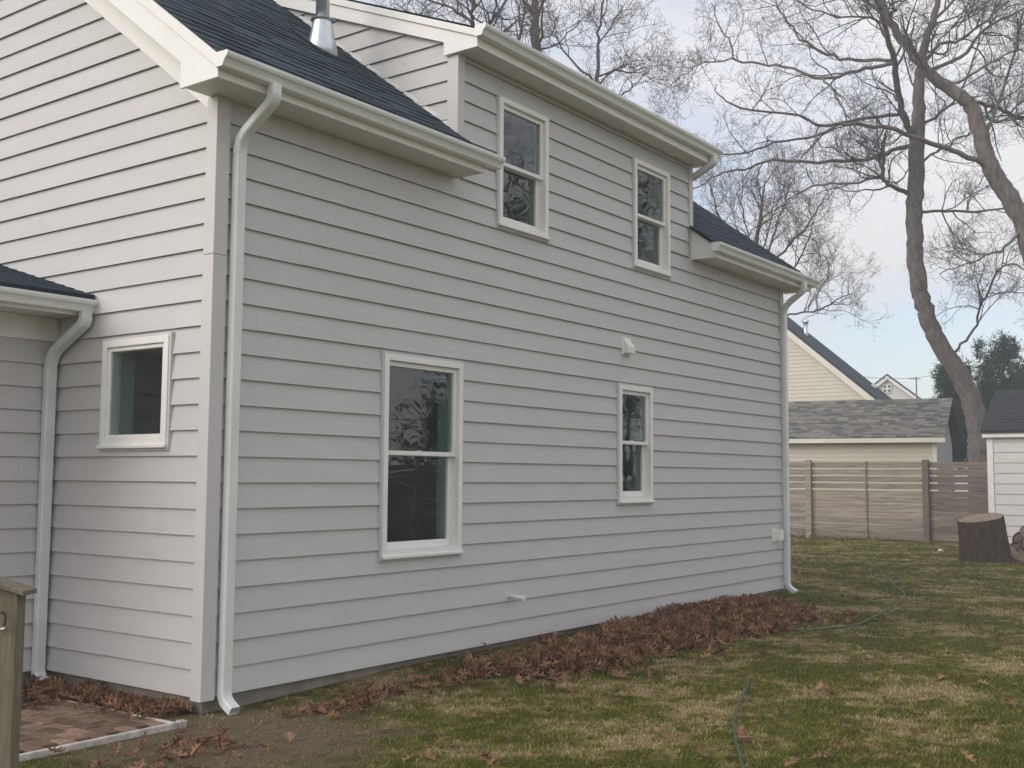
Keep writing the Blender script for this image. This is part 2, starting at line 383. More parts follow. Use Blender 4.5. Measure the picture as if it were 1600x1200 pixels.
# corner boards
def corner(name, pts, z0, z1, B=None):
    return MB().prism([(x, y, z0) for x, y in pts], (0, 0, z1-z0)).build(name, 'trim_grey', house, bevel=.003)
t = .034
Lp = [(-t, -t), (.083, -t), (.083, 0), (.0, 0), (.0, .077), (-t, .077)]
corner('corner_board', Lp, -.022, 2.972); corner('corner_board', Lp, 2.975, ZS-.001)
corner('corner_board', [(LEN+t, -t), (LEN-.078, -t), (LEN-.078, 0), (LEN, 0), (LEN, .08), (LEN+t, .08)], -.022, ZS-.001)
MB().prism([(D0-t, -t, 4.36), (D0+.062, -t, 4.36), (D0+.062, 0, 4.36), (D0, 0, 4.36), (D0, .09, 4.36), (D0-t, .09, 4.36)], (0, 0, ZD-4.362)).build('corner_board', 'trim_grey', house, bevel=.003)
MB().prism([(D1+t, -t, 4.46), (D1-.055, -t, 4.46), (D1-.055, 0, 4.46), (D1, 0, 4.46), (D1, .09, 4.46), (D1+t, .09, 4.46)], (0, 0, ZD-4.462)).build('corner_board', 'trim_grey', house, bevel=.003)
MB().box((D1-.02, -.022, ZS-.05), (D1+.012, -.0005, 4.455)).build('corner_board', 'trim_grey', house)

# windows ------------------------------------------------------------
def ring(mb, B, u0, u1, z0, z1, wl, wr, wb, wt, d0, d1):
    for a in ((u0, u0+wl, z0, z1), (u1-wr, u1, z0, z1), (u0+wl, u1-wr, z0, z0+wb), (u0+wl, u1-wr, z1-wt, z1)):
        p = [B(a[0], d0, a[2]), B(a[1], d0, a[2]), B(a[1], d0, a[3]), B(a[0], d0, a[3])]
        mb.prism(p, B(0, d1, 0)-B(0, d0, 0))
    return mb
def pane(B, u0, u1, z0, z1, d, par):
    mb = MB(); mb.add([B(u0, d, z0), B(u1, d, z0), B(u1, d, z1), B(u0, d, z1)], [(0, 1, 2, 3)])
    return mb.build('pane', 'glass', par)
def window(B, u0, u1, z0, z1, double=True, split=.5):
    j = .020
    fr = MB(); ring(fr, B, u0+j, u1-j, z0+j+.012, z1-j, .052, .052, .05, .05, -.09, .046)
    win = fr.build('window', 'white', house, bevel=.003)
    ring(MB(), B, u0, u1, z0, z1, j, j, j, j, -.002, .036).build('channel', 'trim_grey', win, bevel=.002)
    sill = MB(); sill.prism([B(u0+.012, .037, z0+.018), B(u1-.012, .037, z0+.018), B(u1-.012, .037, z0+.042), B(u0+.012, .037, z0+.042)], B(0, .03, 0)-B(0, 0, 0))
    sill.build('sill', 'white', win, bevel=.003)
    a, b, c, d = u0+.072, u1-.072, z0+.082, z1-.070
    ring(MB(), B, a-.03, b+.03, c-.03, d+.03, .03, .03, .03, .03, -.20, -.092).build('jamb', 'jamb', win)
    if double:
        m = c+(d-c)*split
        up = ring(MB(), B, a+.001, b-.001, m-.018, d-.001, .036, .036, .036, .040, -.030, .012).build('sash', 'white', win, bevel=.003)
        lo = ring(MB(), B, a+.001, b-.001, c+.001, m+.016, .044, .044, .060, .036, -.072, -.034).build('sash', 'white', win, bevel=.003)
        pane(B, a+.03, b-.03, m, d-.03, -.010, win); pane(B, a+.04, b-.04, c+.05, m, -.054, win)
        MB().obox(B((a+b)/2-.03, -.034, m+.0165), B(.06, 0, 0)-B(0, 0, 0), B(0, .02, 0)-B(0, 0, 0), (0, 0, .012)).build('latch', 'white', win)
    else:
        ring(MB(), B, a+.001, b-.001, c+.001, d-.001, .030, .030, .034, .030, -.050, .030).build('sash', 'white', win, bevel=.004)
        pane(B, a+.02, b-.02, c+.02, d-.02, .012, win)
    return win
for k, wv in WIN_L.items(): window(LW, *wv, split={'tall': .512, 'narrow': .51, 'up_a': .49, 'up_b': .49}[k])
window(GW, *WIN_G['small'], double=False)

# roof -------------------------------------------------------------------
sl_ = math.sqrt(1+RB*RB); ang = math.atan(RB); nrm = Vector((0, -RB, 1))/sl_; up = Vector((0, 1, RB))/sl_
def rp_(x, y, h=0): return Vector((x, y, RA+RB*y)) + nrm*h
def slab(poly, A, Bc, th, name, m, par=house, sign=1):
    # sloped slab over the plan polygon, top surface z = A + Bc*y
    mb = MB(); top = [Vector((x, y, A+Bc*y)) for x, y in poly]; mb.prism(top, (0, 0, -th)); return mb.build(name, m, par)
ED = -.395
yv = (DA-RA)/(RB-DB)                            # where dormer roof meets main roof
roof = slab([(-RO+.004, ED), (D0-.03, ED), (D0-.03, RIDGE), (-RO+.004, RIDGE)], RA-.016, RB, .022, 'roof', 'deck')
slab([(D1-.02, ED), (LEN+RO-.004, ED), (LEN+RO-.004, RIDGE), (D1-.02, RIDGE)], RA-.016, RB, .022, 'roof', 'deck')
slab([(D0-.03, yv-.3), (D1-.02, yv-.3), (D1-.02, RIDGE), (D0-.03, RIDGE)], RA-.018, RB, .022, 'roof', 'deck')
slab([(-RO, RIDGE), (LEN+RO, RIDGE), (LEN+RO, DEP+.4), (-RO, DEP+.4)], RA+2*RB*RIDGE-.016, -RB, .022, 'roof', 'deck')
# shingles of the visible slope, each its own object sharing a few meshes
def shingle_mesh(wd, th):
    l = .19; me = bpy.data.meshes.new('shingle')
    v = [(0, 0, .0), (wd, 0, .0), (wd, l, .0), (0, l, .0), (0, 0, th), (wd, 0, th), (wd, l, .0015), (0, l, .0015)]
    me.from_pydata(v, [], [(0, 3, 2, 1), (4, 5, 6, 7), (0, 1, 5, 4), (1, 2, 6, 5), (2, 3, 7, 6), (3, 0, 4, 7)]); me.materials.append(MAT['shingle']); return me
SH = [(wd, shingle_mesh(wd-.003, th)) for wd in (.24, .32, .40) for th in (.008, .013)]
EXPO = .142
ncount = 0; rowi = 0; rest = MB()
def shingle_rest(mb, x, s, wd, th, base=rp_):
    l = .19; o = base(x, 0) ; o = rp_(x, ED-.012) + up*s
    P = []
    for (dx, dl, h) in [(0,0,-.002),(wd,0,-.002),(wd,l,-.004),(0,l,-.004),(0,0,th),(wd,0,th),(wd,l,.0015),(0,l,.0015)]: P.append(o+Vector((dx, 0, 0))+up*dl+nrm*h)
    mb.add(P, [(4, 5, 6, 7), (0, 1, 5, 4), (1, 2, 6, 5), (2, 3, 7, 6), (3, 0, 4, 7)])
s = 0.0
while s < (RIDGE-ED)*sl_-.15:
    x = -RO-.012 - random.uniform(0, .2)
    xend = D0-.028
    while x < xend-.02:
        wd, me = random.choice(SH); x0 = max(x, -RO-.012); 
        full = x >= -RO-.012 and x+wd <= xend
        th = random.choice((.008, .013))
        if full and ncount < 292 and s < 4.2:
            o = bpy.data.objects.new('shingle', me); COL.objects.link(o); o.parent = roof
            o.location = rp_(x, ED-.012, .0) + up*s - nrm*.002; o.rotation_euler = (ang, 0, 0); ncount += 1
        else:
            shingle_rest(rest, x0, s, min(x+wd, xend)-x0-.003, th)
        x += wd
    s += EXPO
rest.build('shingles', 'shingle', roof, kind='stuff')
restR = MB(); s = 0
while s < (RIDGE-ED)*sl_-.15:
    x = D1-.05
    while x < LEN+RO:
        wd = random.choice((.24, .32, .40)); x1 = min(x+wd, LEN+RO+.012); shingle_rest(restR, x, s, x1-x-.003, random.choice((.007, .012))); x += wd
    s += EXPO
restR.build('shingles', 'shingle', roof, kind='stuff')
# dormer roof
droof = slab([(D0-.09, -DO-.05), (D1+.09, -DO-.05), (D1+.09, yv+.05), (D0-.09, yv+.05)], DA, DB, .02, 'roof', 'shingle')
# eave boxes: soffit, fascia, returns
def eave(x0, x1):
    MB().box((x0, -EO+.018, ZS), (x1, -.0005 if x0 > 0 or True else 0, ZS+.014)).build('soffit', 'soffit', house)
    MB().box((x0, -EO, ZS-.012), (x1, -EO+.018, RA-RB*EO-.045)).build('fascia', 'fascia', house)
eave(-RO+.02, D0-.03); eave(D1+.014, LEN+RO-.02)
def ret(x0, x1, ylo, yhi, name='eave_return'):
    p = [(-EO-.003, ZS-.014), (yhi, ZS-.014), (yhi, RA+RB*yhi-.04), (-EO-.003, RA-RB*(EO+.003)-.04)]
    MB().prism([(x0, y, z) for y, z in p], (x1-x0, 0, 0)).build(name, 'fascia', house, bevel=.002)
ret(-RO-.002, -RO+.019, 0, .055); ret(LEN+RO-.019, LEN+RO+.002, 0, .055)
ret(D1+.0125, D1+.03, 0, -.004); ret(D0-.048, D0-.031, 0, -.018)
# soffit of the return under the rake overhang
MB().box((-RO+.019, -.0, ZS), (-.027, .055, ZS+.014)).build('soffit', 'soffit', house)
MB().box((LEN+.027, -.0, ZS), (LEN+RO-.019, .055, ZS+.014)).build('soffit', 'soffit', house)
# rakes: fascia with drip trim, sloped soffit, frieze board on the gable wall
def rake(xo, xw, sgn):
    for side in (0, 1):
        f = (lambda y: y) if side == 0 else (lambda y: DEP-y)
        y0 = .0555 if side == 0 else -EO
        def strip(xa, xb, zo0, zo1, y0, y1, name, m, vert=True):
            p = [(f(y0), RA+RB*y0+zo0), (f(y1), RA+RB*y1+zo0), (f(y1), RA+RB*y1+zo1), (f(y0), RA+RB*y0+zo1)]
            MB().prism([(xa, y, z) for y, z in p], (xb-xa, 0, 0)).build(name, m, house, bevel=.002)
        strip(xo, xo+sgn*.02, -.285, -.041, y0, RIDGE, 'fascia', 'fascia')
        strip(xo-sgn*.016, xo+sgn*.019, -.105, -.012, -EO-.02, RIDGE, 'drip_edge', 'fascia')
        strip(xo+sgn*.021, xw-sgn*.03, -.275, -.262, y0, RIDGE, 'soffit', 'soffit')
        strip(xw-sgn*.030, xw-sgn*.0005, -.545, -.262, .03, RIDGE, 'frieze', 'fascia')
rake(-RO, 0, 1); rake(LEN+RO, LEN, -1)
# dormer eave, rakes and frieze
MB().box((D0, -DO+.018, ZD), (D1, -.0005, ZD+.014)).build('soffit', 'soffit', house)
MB().box((D0, -DO, ZD-.012), (D1, -DO+.018, DA-DB*DO-.022)).build('fascia', 'fascia', house)
for xa, xb in ((D0-.09, D0-.0), (D1+.0, D1+.09)):
    sg = -1 if xa < 4 else 1
    xo = xa if sg < 0 else xb; xi = D0-.0005 if sg < 0 else D1+.0005
    p = [(-DO-.004, ZD-.014), (.105, ZD-.014), (.105, 5.27+.405*.105), (2.75, 5.27+.405*2.75), (2.75, DA+DB*2.75-.022), (-DO-.004, DA-DB*(DO+.004)-.022)]
    MB().prism([(xo-sg*.02, y, z) for y, z in p], (xi-xo+sg*.02, 0, 0)).build('frieze', 'fascia', house)
    p = [(-DO-.02, DA-DB*(DO+.02)-.085), (2.75, DA+DB*2.75-.085), (2.75, DA+DB*2.75-.004), (-DO-.02, DA-DB*(DO+.02)-.004)]
    MB().prism([(xo, y, z) for y, z in p], (-sg*.0195, 0, 0)).build('drip_edge', 'fascia', house, bevel=.002)
# step flashing along the cheek
MB().prism([(D0-.012, y, RA+RB*y+o_) for y, o_ in ((-.02, -.005), (2.8, -.005), (2.8, .045), (-.02, .045))], (-.006, 0, 0)).build('flashing', 'gutter', house)

# gutters ------------------------------------------------------------------
def gutter(A, Bv, out_, z0, h=.092, wd=.122, name='gutter'):
    # A, Bv ends along the fascia face; out_ unit vector away from the wall
    A, Bv, out_ = Vector(A), Vector(Bv), Vector(out_)
    prof = [(0.001, h+.008), (.001, 0), (wd*.60, 0), (wd*.64, h*.06), (wd*.70, h*.28), (wd*.80, h*.48), (wd*.94, h*.62), (wd, h*.80), (wd, h), (wd-.014, h), (wd-.014, h-.004), (wd-.004, h-.005), (wd-.005, h*.80), (wd*.92, h*.66), (wd*.76, h*.5), (wd*.66, h*.30), (wd*.60, .004), (.005, .004), (.005, h+.008)]
    mb = MB(); n = len(prof)
    P = [A+out_*a+Vector((0, 0, z0-A.z+b)) for a, b in prof]+[Bv+out_*a+Vector((0, 0, z0-A.z+b)) for a, b in prof]
    mb.add(P, [(i, (i+1) % n, n+(i+1) % n, n+i) for i in range(n)]+[tuple(range(n))[::-1], tuple(range(n, 2*n))])
    g = mb.build(name, 'gutter', house)
    cp = [(0, h+.006), (0, -.002), (wd*.61, -.002), (wd*.72, h*.28), (wd*.82, h*.48), (wd*.96, h*.62), (wd+.002, h*.80), (wd+.002, h+.002)]
    for q, e in ((A, -1), (Bv, 1)):
        dr = (Bv-A).normalized()*e
        m2 = MB(); m2.prism([q+out_*a+Vector((0, 0, z0-A.z+b)) for a, b in cp], dr*.006); m2.build('end_cap', 'white', g)
    return g
gutter((-RO-.022, -EO-.001, 4.125), (2.70, -EO-.001, 4.125), (0, -1, 0), 4.122)
gutter((D1-.10, -EO-.001, 4.125), (LEN+RO+.03, -EO-.001, 4.125), (0, -1, 0), 4.122)
gutter((D0-.10, -DO-.001, 5.28), (D1+.12, -DO-.001, 5.28), (0, -1, 0), 5.268)
def fil(pts, r, n=4):                            # round the corners of a path
    pts = [Vector(p) for p in pts]; o = [pts[0]]
    for i in range(1, len(pts)-1):
        a = (pts[i-1]-pts[i]); b = (pts[i+1]-pts[i]); k = min(r, a.length*.45, b.length*.45)
        p0 = pts[i]+a.normalized()*k; p1 = pts[i]+b.normalized()*k
        for j in range(n+1):
            t_ = j/n; o.append(p0*(1-t_)**2+pts[i]*2*t_*(1-t_)+p1*t_*t_)
    o.append(pts[-1]); return o
def rect(a, b, c=.008):
    return [(-a/2+c, -b/2), (-a/6, -b/2), (-a/6+.004, -b/2+.003), (a/6-.004, -b/2+.003), (a/6, -b/2), (a/2-c, -b/2), (a/2, -b/2+c), (a/2, b/2-c), (a/2-c, b/2), (-a/2+c, b/2), (-a/2, b/2-c), (-a/2, -b/2+c)]
def spout(path, name='downspout', a=.084, b=.062, hint=(1, 0, 0), straps=()):
    mb = MB(); mb.sweep(fil(path, .11, 6), rect(a, b), hint, cap='start'); o = mb.build(name, 'downspout', house)
    fp = fil(path, .11, 6); cr = MB()                 # crimped ribs at the elbows
    for i in range(1, len(path)-1):
        if (Vector(path[i])-Vector(path[i-1])).normalized().dot((Vector(path[i+1])-Vector(path[i])).normalized()) > .97: continue
        for j in (1, 2, 3, 4, 5):
            q = fp[1+(i-1)*7+j]; tn = (fp[2+(i-1)*7+j]-fp[(i-1)*7+j]).normalized()
            cr.sweep([q-tn*.003, q+tn*.003], rect(a+.004, b+.004), hint)
    if cr.v: cr.build('crimps', 'downspout', o, kind='stuff')
    return o
DZ = -.045
d1 = spout([(.150, -.40, 4.125), (.150, -.40, 4.02), (.145, -.064, 3.80), (.140, -.064, .12), (.135, -.064, -.02), (.135, -.175, -.085)])
d2 = spout([(9.56, -.40, 4.125), (9.56, -.40, 4.02), (9.66, -.068, 3.83), (9.66, -.068, .14), (9.66, -.068, .02), (9.68, -.18, -.05)])
d3 = spout([(-.085, 1.36, 2.68), (-.085, 1.36, 2.60), (-.085, EWY-.062, 2.38), (-.085, EWY-.062, .05), (-.085, EWY-.062, -.03), (-.085, EWY-.17, -.085)])
d4 = spout([(6.99, -.335, 5.27), (6.99, -.335, 5.19), (7.075, .03, 5.06), (7.075, .5, 4.98)])
for o, z, x in ((d1, 3.70, .142), (d1, .17, .14), (d2, 3.7, 9.66), (d3, 2.25, -.085)):
    y = -.064 if o is not d3 else EWY-.062
    MB().box((x-.044, y-.033, z), (x+.044, y+.033, z+.006)).build('seam', 'gutter', o)

# flue on the main slope
fb = rp_(2.00, 1.09)
fl = MB()
ringp = [(.145, -.12), (.135, .08), (.085, .26)]
prof = [fb+Vector((0, 0, a)) for a in (-.14, .02, .25, .27)]
fl.tube(prof, [.150, .132, .083, .083], 32); flue = fl.build('flue', 'galvanized', house, smooth=True)
MB().tube([fb+Vector((0, 0, .22)), fb+Vector((0, 0, 1.35))], .062, 20).build('pipe', 'galvanized', flue, smooth=True)
MB().tube([fb+Vector((0, 0, .255)), fb+Vector((0, 0, .262)), fb+Vector((0, 0, .285))], [.105, .108, .068], 20).build('storm_collar', 'galvanized', flue)
MB().tube([fb+Vector((0, 0, 1.33)), fb+Vector((0, 0, 1.45)), fb+Vector((0, 0, 1.5))], [.10, .11, .02], 16).build('cap', 'galvanized', flue)
p = [rp_(1.80, .90, .014), rp_(2.20, .90, .014), rp_(2.20, 1.30, .014), rp_(1.80, 1.30, .014)]
MB().prism(p, nrm*.003).build('flashing', 'deck', flue)

# fittings on the long wall
vx, vz = 5.39, 2.78
v_ = MB(); v_.box((vx, -.03, vz), (vx+.17, -.003, vz+.19)); vent = v_.build('vent_hood', 'white', house, bevel=.004)
m2 = MB(); m2.prism([(vx+.015, -.03, vz+.02), (vx+.015, -.10, vz+.015), (vx+.015, -.085, vz+.10), (vx+.015, -.03, vz+.175)], (.14, 0, 0)); m2.build('hood', 'white', vent, bevel=.003)
for i in range(3): MB().box((vx+.022, -.099+.004*i, vz+.022+.024*i), (vx+.148, -.104+.004*i, vz+.038+.024*i)).build('louver', 'white', vent)
pp = MB(); pp.tube([(3.40, -.004, .40), (3.40, -.17, .385)], .021, 14); drain = pp.build('drain_pipe', 'white', house, smooth=True)
MB().tube([(3.40, -.165, .3855), (3.40, -.185, .3837)], .0265, 14).build('collar', 'white', drain)
bx = MB(); bx.box((9.27, -.035, .63), (9.42, -.002, .80)); ob = bx.build('outlet_box', 'white', house, bevel=.004)
MB().box((9.36, -.105, .645), (9.47, -.034, .79)).build('cover', 'white', ob, bevel=.008)

# the low wing on the left ---------------------------------------------------
WX = -2.7
wing = MB().box((WX, EWY+.001, 0), (-.001, EWY+.12, 2.72)).box((WX, EWY+.12, 0), (WX+.12, 6.4, 2.72)).build('wing', 'room', house)
courses(EW, wing, .018, -WX, 0, 2.488, [], [], 'siding')
MB().box((WX, EWY-.02, 2.490), (-.018, EWY, 2.672)).build('frieze', 'fascia', house, bevel=.002)
MB().box((WX-.2, 1.445, 2.674), (-.018, EWY-.0005, 2.688)).build('soffit', 'soffit', house)
MB().box((WX-.2, 1.427, 2.655), (-.018, 1.4445, 2.79)).build('fascia', 'fascia', house)
gutter((-.012, 1.4265, 2.68), (WX-.25, 1.4265, 2.68), (0, -1, 0), 2.678)
MB().box((-.026, EWY-.045, -.02), (-.0165, EWY-.0175, 2.66)).build('corner_board', 'trim_grey', house)
WA, WB = 2.425, .28
slab([(WX-.25, 1.36), (-.0175, 1.36), (-.0175, 6.5), (WX-.25, 6.5)], WA, WB, .03, 'wing_roof', 'shingle_blue')
wr = MB(); s = 0
while s < 5.1:
    x = WX-.25
    while x < -.02:
        wd = random.choice((.24, .32, .40)); x1 = min(x+wd, -.018); y = 1.35+s
        P = [(x, y, WA+WB*y+.012), (x1-.003, y, WA+WB*y+.012), (x1-.003, y+.18, WA+WB*(y+.18)+.002), (x, y+.18, WA+WB*(y+.18)+.002), (x, y, WA+WB*y-.001), (x1-.003, y, WA+WB*y-.001)]
        wr.add(P, [(0, 1, 2, 3), (4, 5, 1, 0)]); x += wd
    s += .137
wr.build('shingles', 'shingle', house, kind='stuff')
MB().box((WX+.03, EWY+.03, -.5), (-.001, 6.3, -.003)).build('foundation', 'concrete', house)

# ------------------------------------------------------------------ brick patio with white edging
pat = MB(); pat.box((-3.2, -.16, GZ-.1), (-.31, 1.25, GZ+.004)); patio = pat.build('patio', 'sand'); patio['kind'] = 'structure'
bl, bw = .196, .094
bme = bpy.data.meshes.new('brick'); bmm = bmesh.new(); bmesh.ops.create_cube(bmm, size=1)
for v in bmm.verts: v.co = (v.co.x*bw, v.co.y*bl, v.co.z*.05)
bmesh.ops.bevel(bmm, geom=list(bmm.edges), offset=.006, segments=1, affect='EDGES'); bmm.to_mesh(bme); bmm.free(); bme.materials.append(MAT['brick'])
cnt = 0
for i in range(22):
    for j in range(8):
        x = -.385-.105*i; y = -.06+.206*j+(.103 if i % 2 else 0)
        if x < -2.55 or y > 1.16: continue
        o = bpy.data.objects.new('brick', bme); COL.objects.link(o); o.parent = patio
        o.location = (x+random.uniform(-.004, .004), y+random.uniform(-.004, .004), GZ-.004+random.uniform(-.004, .005))
        o.rotation_euler = (random.uniform(-.015, .015), random.uniform(-.015, .015), random.uniform(-.03, .03)+(math.pi if random.random() < .5 else 0))
MB().box((-2.6, -.205, GZ-.06), (-.285, -.175, GZ+.035)).build('edging', 'edging', patio, bevel=.004)
MB().obox((-.315, -.20, GZ-.06), (.03, 0, 0), (-.03, 1.36, 0), (0, 0, .078)).build('edging', 'edging', patio, bevel=.004)
MB().box((-.33, -.215, GZ-.05), (-.27, -.165, GZ+.04)).build('edging_joint', 'edging', patio, bevel=.006)

# ------------------------------------------------------------------ wooden gate end on the left
gate = thing('wooden_gate', 'weathered greenish wooden gate end with sloping cap board beside the brick patio', 'gate', (-2.12, -1.28, GZ))
a0 = dep(29, 930, 5.05); ax_ = Vector((_r.x, _r.y, 0)).normalized(); ay_ = Vector((-ax_.y, ax_.x, 0))
gp = Vector((a0.x, a0.y, 0)); zt = a0.z-.0
def gbox(u0, u1, d0, d1, z0, z1, name, m='post_wood'):
    o = MB().obox(gp+ax_*u0+ay_*d0+Vector((0, 0, z0)), ax_*(u1-u0), ay_*(d1-d0), (0, 0, z1-z0)).build(name, m, None, bevel=.003); keep(o, gate); return o
keep(MB().prism([gp+ax_*u_+Vector((0, 0, z_)) for u_, z_ in ((-.092, GZ-.15), (-.004, GZ-.15), (-.004, zt+.010), (-.092, zt+.037))], ay_*.09).build('post', 'post_wood', None, bevel=.003), gate)
for i in range(5): gbox(-.094-.1*(i+1)+.006, -.094-.1*i, .012, .034, GZ+.04, zt+.03+.03*i, 'board')
gbox(-.6, -.095, .036, .07, GZ+.2, GZ+.29, 'rail'); gbox(-.6, -.095, .036, .07, zt-.2, zt-.11, 'rail')
cp = MB().obox(gp+ax_*.034-ay_*.03+Vector((0, 0, zt-.002)), ax_*-.66+Vector((0, 0, .20)), ay_*.15, (0, 0, .022)).build('cap', 'post_wood', None, bevel=.003); keep(cp, gate)
lt = dep(4, 968, 5.03)
ltp = [lt + ax_*(.022*math.cos(a))*.8 + Vector((0, 0, .034*math.sin(a))) - ay_*.012 for a in np.linspace(-1.9, 1.9, 14)]
keep(MB().tube(ltp, .0045, 8).build('latch', 'iron', None, smooth=True), gate)
keep(MB().obox(lt+ax_*-.02-ay_*.016+Vector((0, 0, -.042)), ax_*.034, ay_*.012, (0, 0, .012)).build('latch_plate', 'paint_white', None), gate)

# ------------------------------------------------------------------ back fence
def plank_fence(name, label, P0, P1, npan, h, gap_rows, nb=11, cat='fence', tone=('fence_wood',), group=None):
    P0, P1 = Vector((*P0, GZ)), Vector((*P1, GZ)); f = thing(name, label, cat, P0)
    L = (P1-P0).length; d = (P1-P0)/L; n = Vector((-d.y, d.x, 0)); 
    if n.dot(CAM-P0) < 0: n = -n
    pw = L/npan; bh = (h-.06)/nb
    def ob(o, u0, u1, d0, d1, z0, z1, nm, m):
        x = MB().obox(P0+d*u0+n*d0+Vector((0, 0, z0)), d*(u1-u0), n*(d1-d0), (0, 0, z1-z0)).build(nm, m, None); keep(x, f)
    for i in range(npan):
        tn = tone[i % len(tone)]
        ob(f, i*pw-.075, i*pw+.075, 0, .12, -.1, h+.02, 'post', tn)
        ob(f, i*pw+pw/2-.022, i*pw+pw/2+.022, .002, .045, 0, h-.02, 'batten', tn)
        for k in range(nb):
            g = random.uniform(.026, .036) if k >= gap_rows else random.uniform(.004, .010)
            ob(f, i*pw+.076, (i+1)*pw-.076, -.022+random.uniform(-.003, .003), .0, .05+k*bh, .05+(k+1)*bh-g, 'board', tn)
    ob(f, L-.075, L+.075, 0, .12, -.1, h+.02, 'post', tone[-1])
    return f
plank_fence('plank_fence', 'weathered horizontal plank fence with gaps closing off the back of the lawn', (24.62, 8.58), (24.30, -.81), 3, 2.07, 6, tone=('fence_wood', 'fence_wood', 'fence_wood_dark'))

# ------------------------------------------------------------------ neighbours
def lap(o, parent, O, U, Nn, u0, u1, z0, z1, ex, m, halfs=()):
    B = basis(O, U, Nn); k = 0
    while z0+k*ex < z1-.01:
        poly = [(u0, z0+k*ex), (u1, z0+k*ex), (u1, min(z1, z0+(k+1)*ex)), (u0, min(z1, z0+(k+1)*ex))]
        for h in halfs: poly = clip(poly, *h) if len(poly) > 2 else poly
        if len(poly) > 2:
            n = len(poly); zb = z0+k*ex
            P = [B(u, .022-.018*(z-zb)/ex, z) for u, z in poly]+[B(u, 0, z) for u, z in poly]
            x = MB().add(P, [tuple(range(n)), tuple(range(n, 2*n))[::-1]]+[(i, (i+1) % n, n+(i+1) % n, n+i) for i in range(n)]).build('siding_board', m, None)
            x.parent = parent; x.location = -Vector(o.location) if parent.parent is None else (0, 0, 0)
        k += 1
def shingle_field(name, O, U, S, wid, slope, ex, m, parent, off):
    # rows of tabs over a sloping rectangle; U along the eave, S up the slope (unit vectors)
    O, U, S = Vector(O), Vector(U), Vector(S); Nn = U.cross(S).normalized(); 
    if Nn.z < 0: Nn = -Nn
    V = []; F = []; A = []; s_ = 0
    while s_ < slope:
        x = 0; e = min(ex*1.25, slope-s_)
        while x < wid:
            w_ = min(random.uniform(.16, .42), wid-x); th = random.choice((.010, .022)); b = len(V); r_ = random.random()
            for (dx, dl, h) in ((0, 0, th), (w_-.006, 0, th), (w_-.006, e, .004), (0, e, .004), (0, 0, -.004), (w_-.006, 0, -.004)):
                V.append(O+U*(x+dx)+S*(s_+dl)+Nn*h); A.append(r_)
            F += [(b, b+1, b+2, b+3), (b+4, b+5, b+1, b)]; x += w_
        s_ += ex
    return npmesh(name, [tuple(v) for v in V], F, m, parent, attr=A, kind='stuff')
# garage behind the fence
ga = R(99.5); GA = Vector((math.cos(ga), math.sin(ga), 0)); GB = Vector((-GA.y, GA.x, 0))*-1
G0 = at(0, 33, 1464, 718); G0.z = GZ
gar = thing('garage', 'low cream garage with mottled grey shingle roof just behind the plank fence', 'garage', G0)
def loc(o, parent): o.location = -Vector(parent.location); o.parent = parent; return o
EH = 2.86-GZ; W = 9.0; DP = 5.0; RISE = 1.45
gwl = loc(MB().obox(G0, GA*W, GB*DP, (0, 0, EH-.05)).build('wall', 'grey_wall', None), gar)
lap(gar, gwl, (0, 0, 0), GA, -GB, .14, W, .08, EH-.18, .15, 'cream_siding')
for c in gwl.children: c.location = G0
loc(MB().obox(G0-GB*.03+Vector((0, 0, .0)), GA*.135, GB*.06, (0, 0, EH-.16)).build('corner_board', 'cream_white', None), gar)
r0 = G0 - GA*.30 - GB*.35 + Vector((0, 0, EH)); rtop = GB*(DP/2+.35) + Vector((0, 0, RISE))
grf = loc(MB().prism([r0, r0+GA*(W+.3), r0+GA*(W+.3)+rtop, r0+rtop], (0, 0, -.06)).build('roof', 'shingle_dark', None), gar)
r1 = r0 + GB*(DP+.7)
loc(MB().prism([r1, r1+GA*(W+.3), r0+GA*(W+.3)+rtop, r0+rtop], (0, 0, -.06)).build('roof', 'shingle_dark', None), gar)
shingle_field('shingles', r0+Vector((0, 0, .004)), GA, rtop.normalized(), W+.3, rtop.length, .142, 'shingle_grey', grf, G0)
loc(MB().obox(r0-GB*.012+Vector((0, 0, -.17)), GA*(W+.3), GB*.03, (0, 0, .15)).build('fascia', 'cream_white', None), gar)
gpoly = [G0+Vector((0, 0, EH-.05)), G0+GB*DP+Vector((0, 0, EH-.05)), G0+GB*(DP/2)+Vector((0, 0, EH+RISE-.1))]
loc(MB().prism(gpoly, GA*.1).build('gable', 'grey_wall', None), gar)
# neighbour's house with cream gable
HX = 43.0
hp = at(0, HX, 1225, 509); hq = at(0, HX, 1370, 625); hs = (hp.z-hq.z)/(hp.y-hq.y)
ry = hp.y+2.6; rz = hp.z+hs*2.6; ey = hq.y-1.6; ez = hq.z-hs*1.6
nh = thing('neighbour_house', 'cream sided neighbouring house with steep gable and dark roof beyond the garage', 'house', (HX, ry, GZ))
poly = [(HX, ey, GZ), (HX, 2*ry-ey, GZ), (HX, 2*ry-ey, ez), (HX, ry, rz), (HX, ey, ez)]
nw = loc(MB().prism(poly, (2, 0, 0)).build('wall', 'cream_white', None), nh)
lap(nh, nw, (HX, 0, 0), (0, 1, 0), (-1, 0, 0), ey, 2*ry-ey, 3.4, rz, .17, 'cream_siding', [(hs, -1, hq.z-hs*hq.y-.42), (-hs, -1, hq.z-hs*hq.y+2*hs*ry-.42)])
for c in nw.children: c.location = (0, 0, 0)
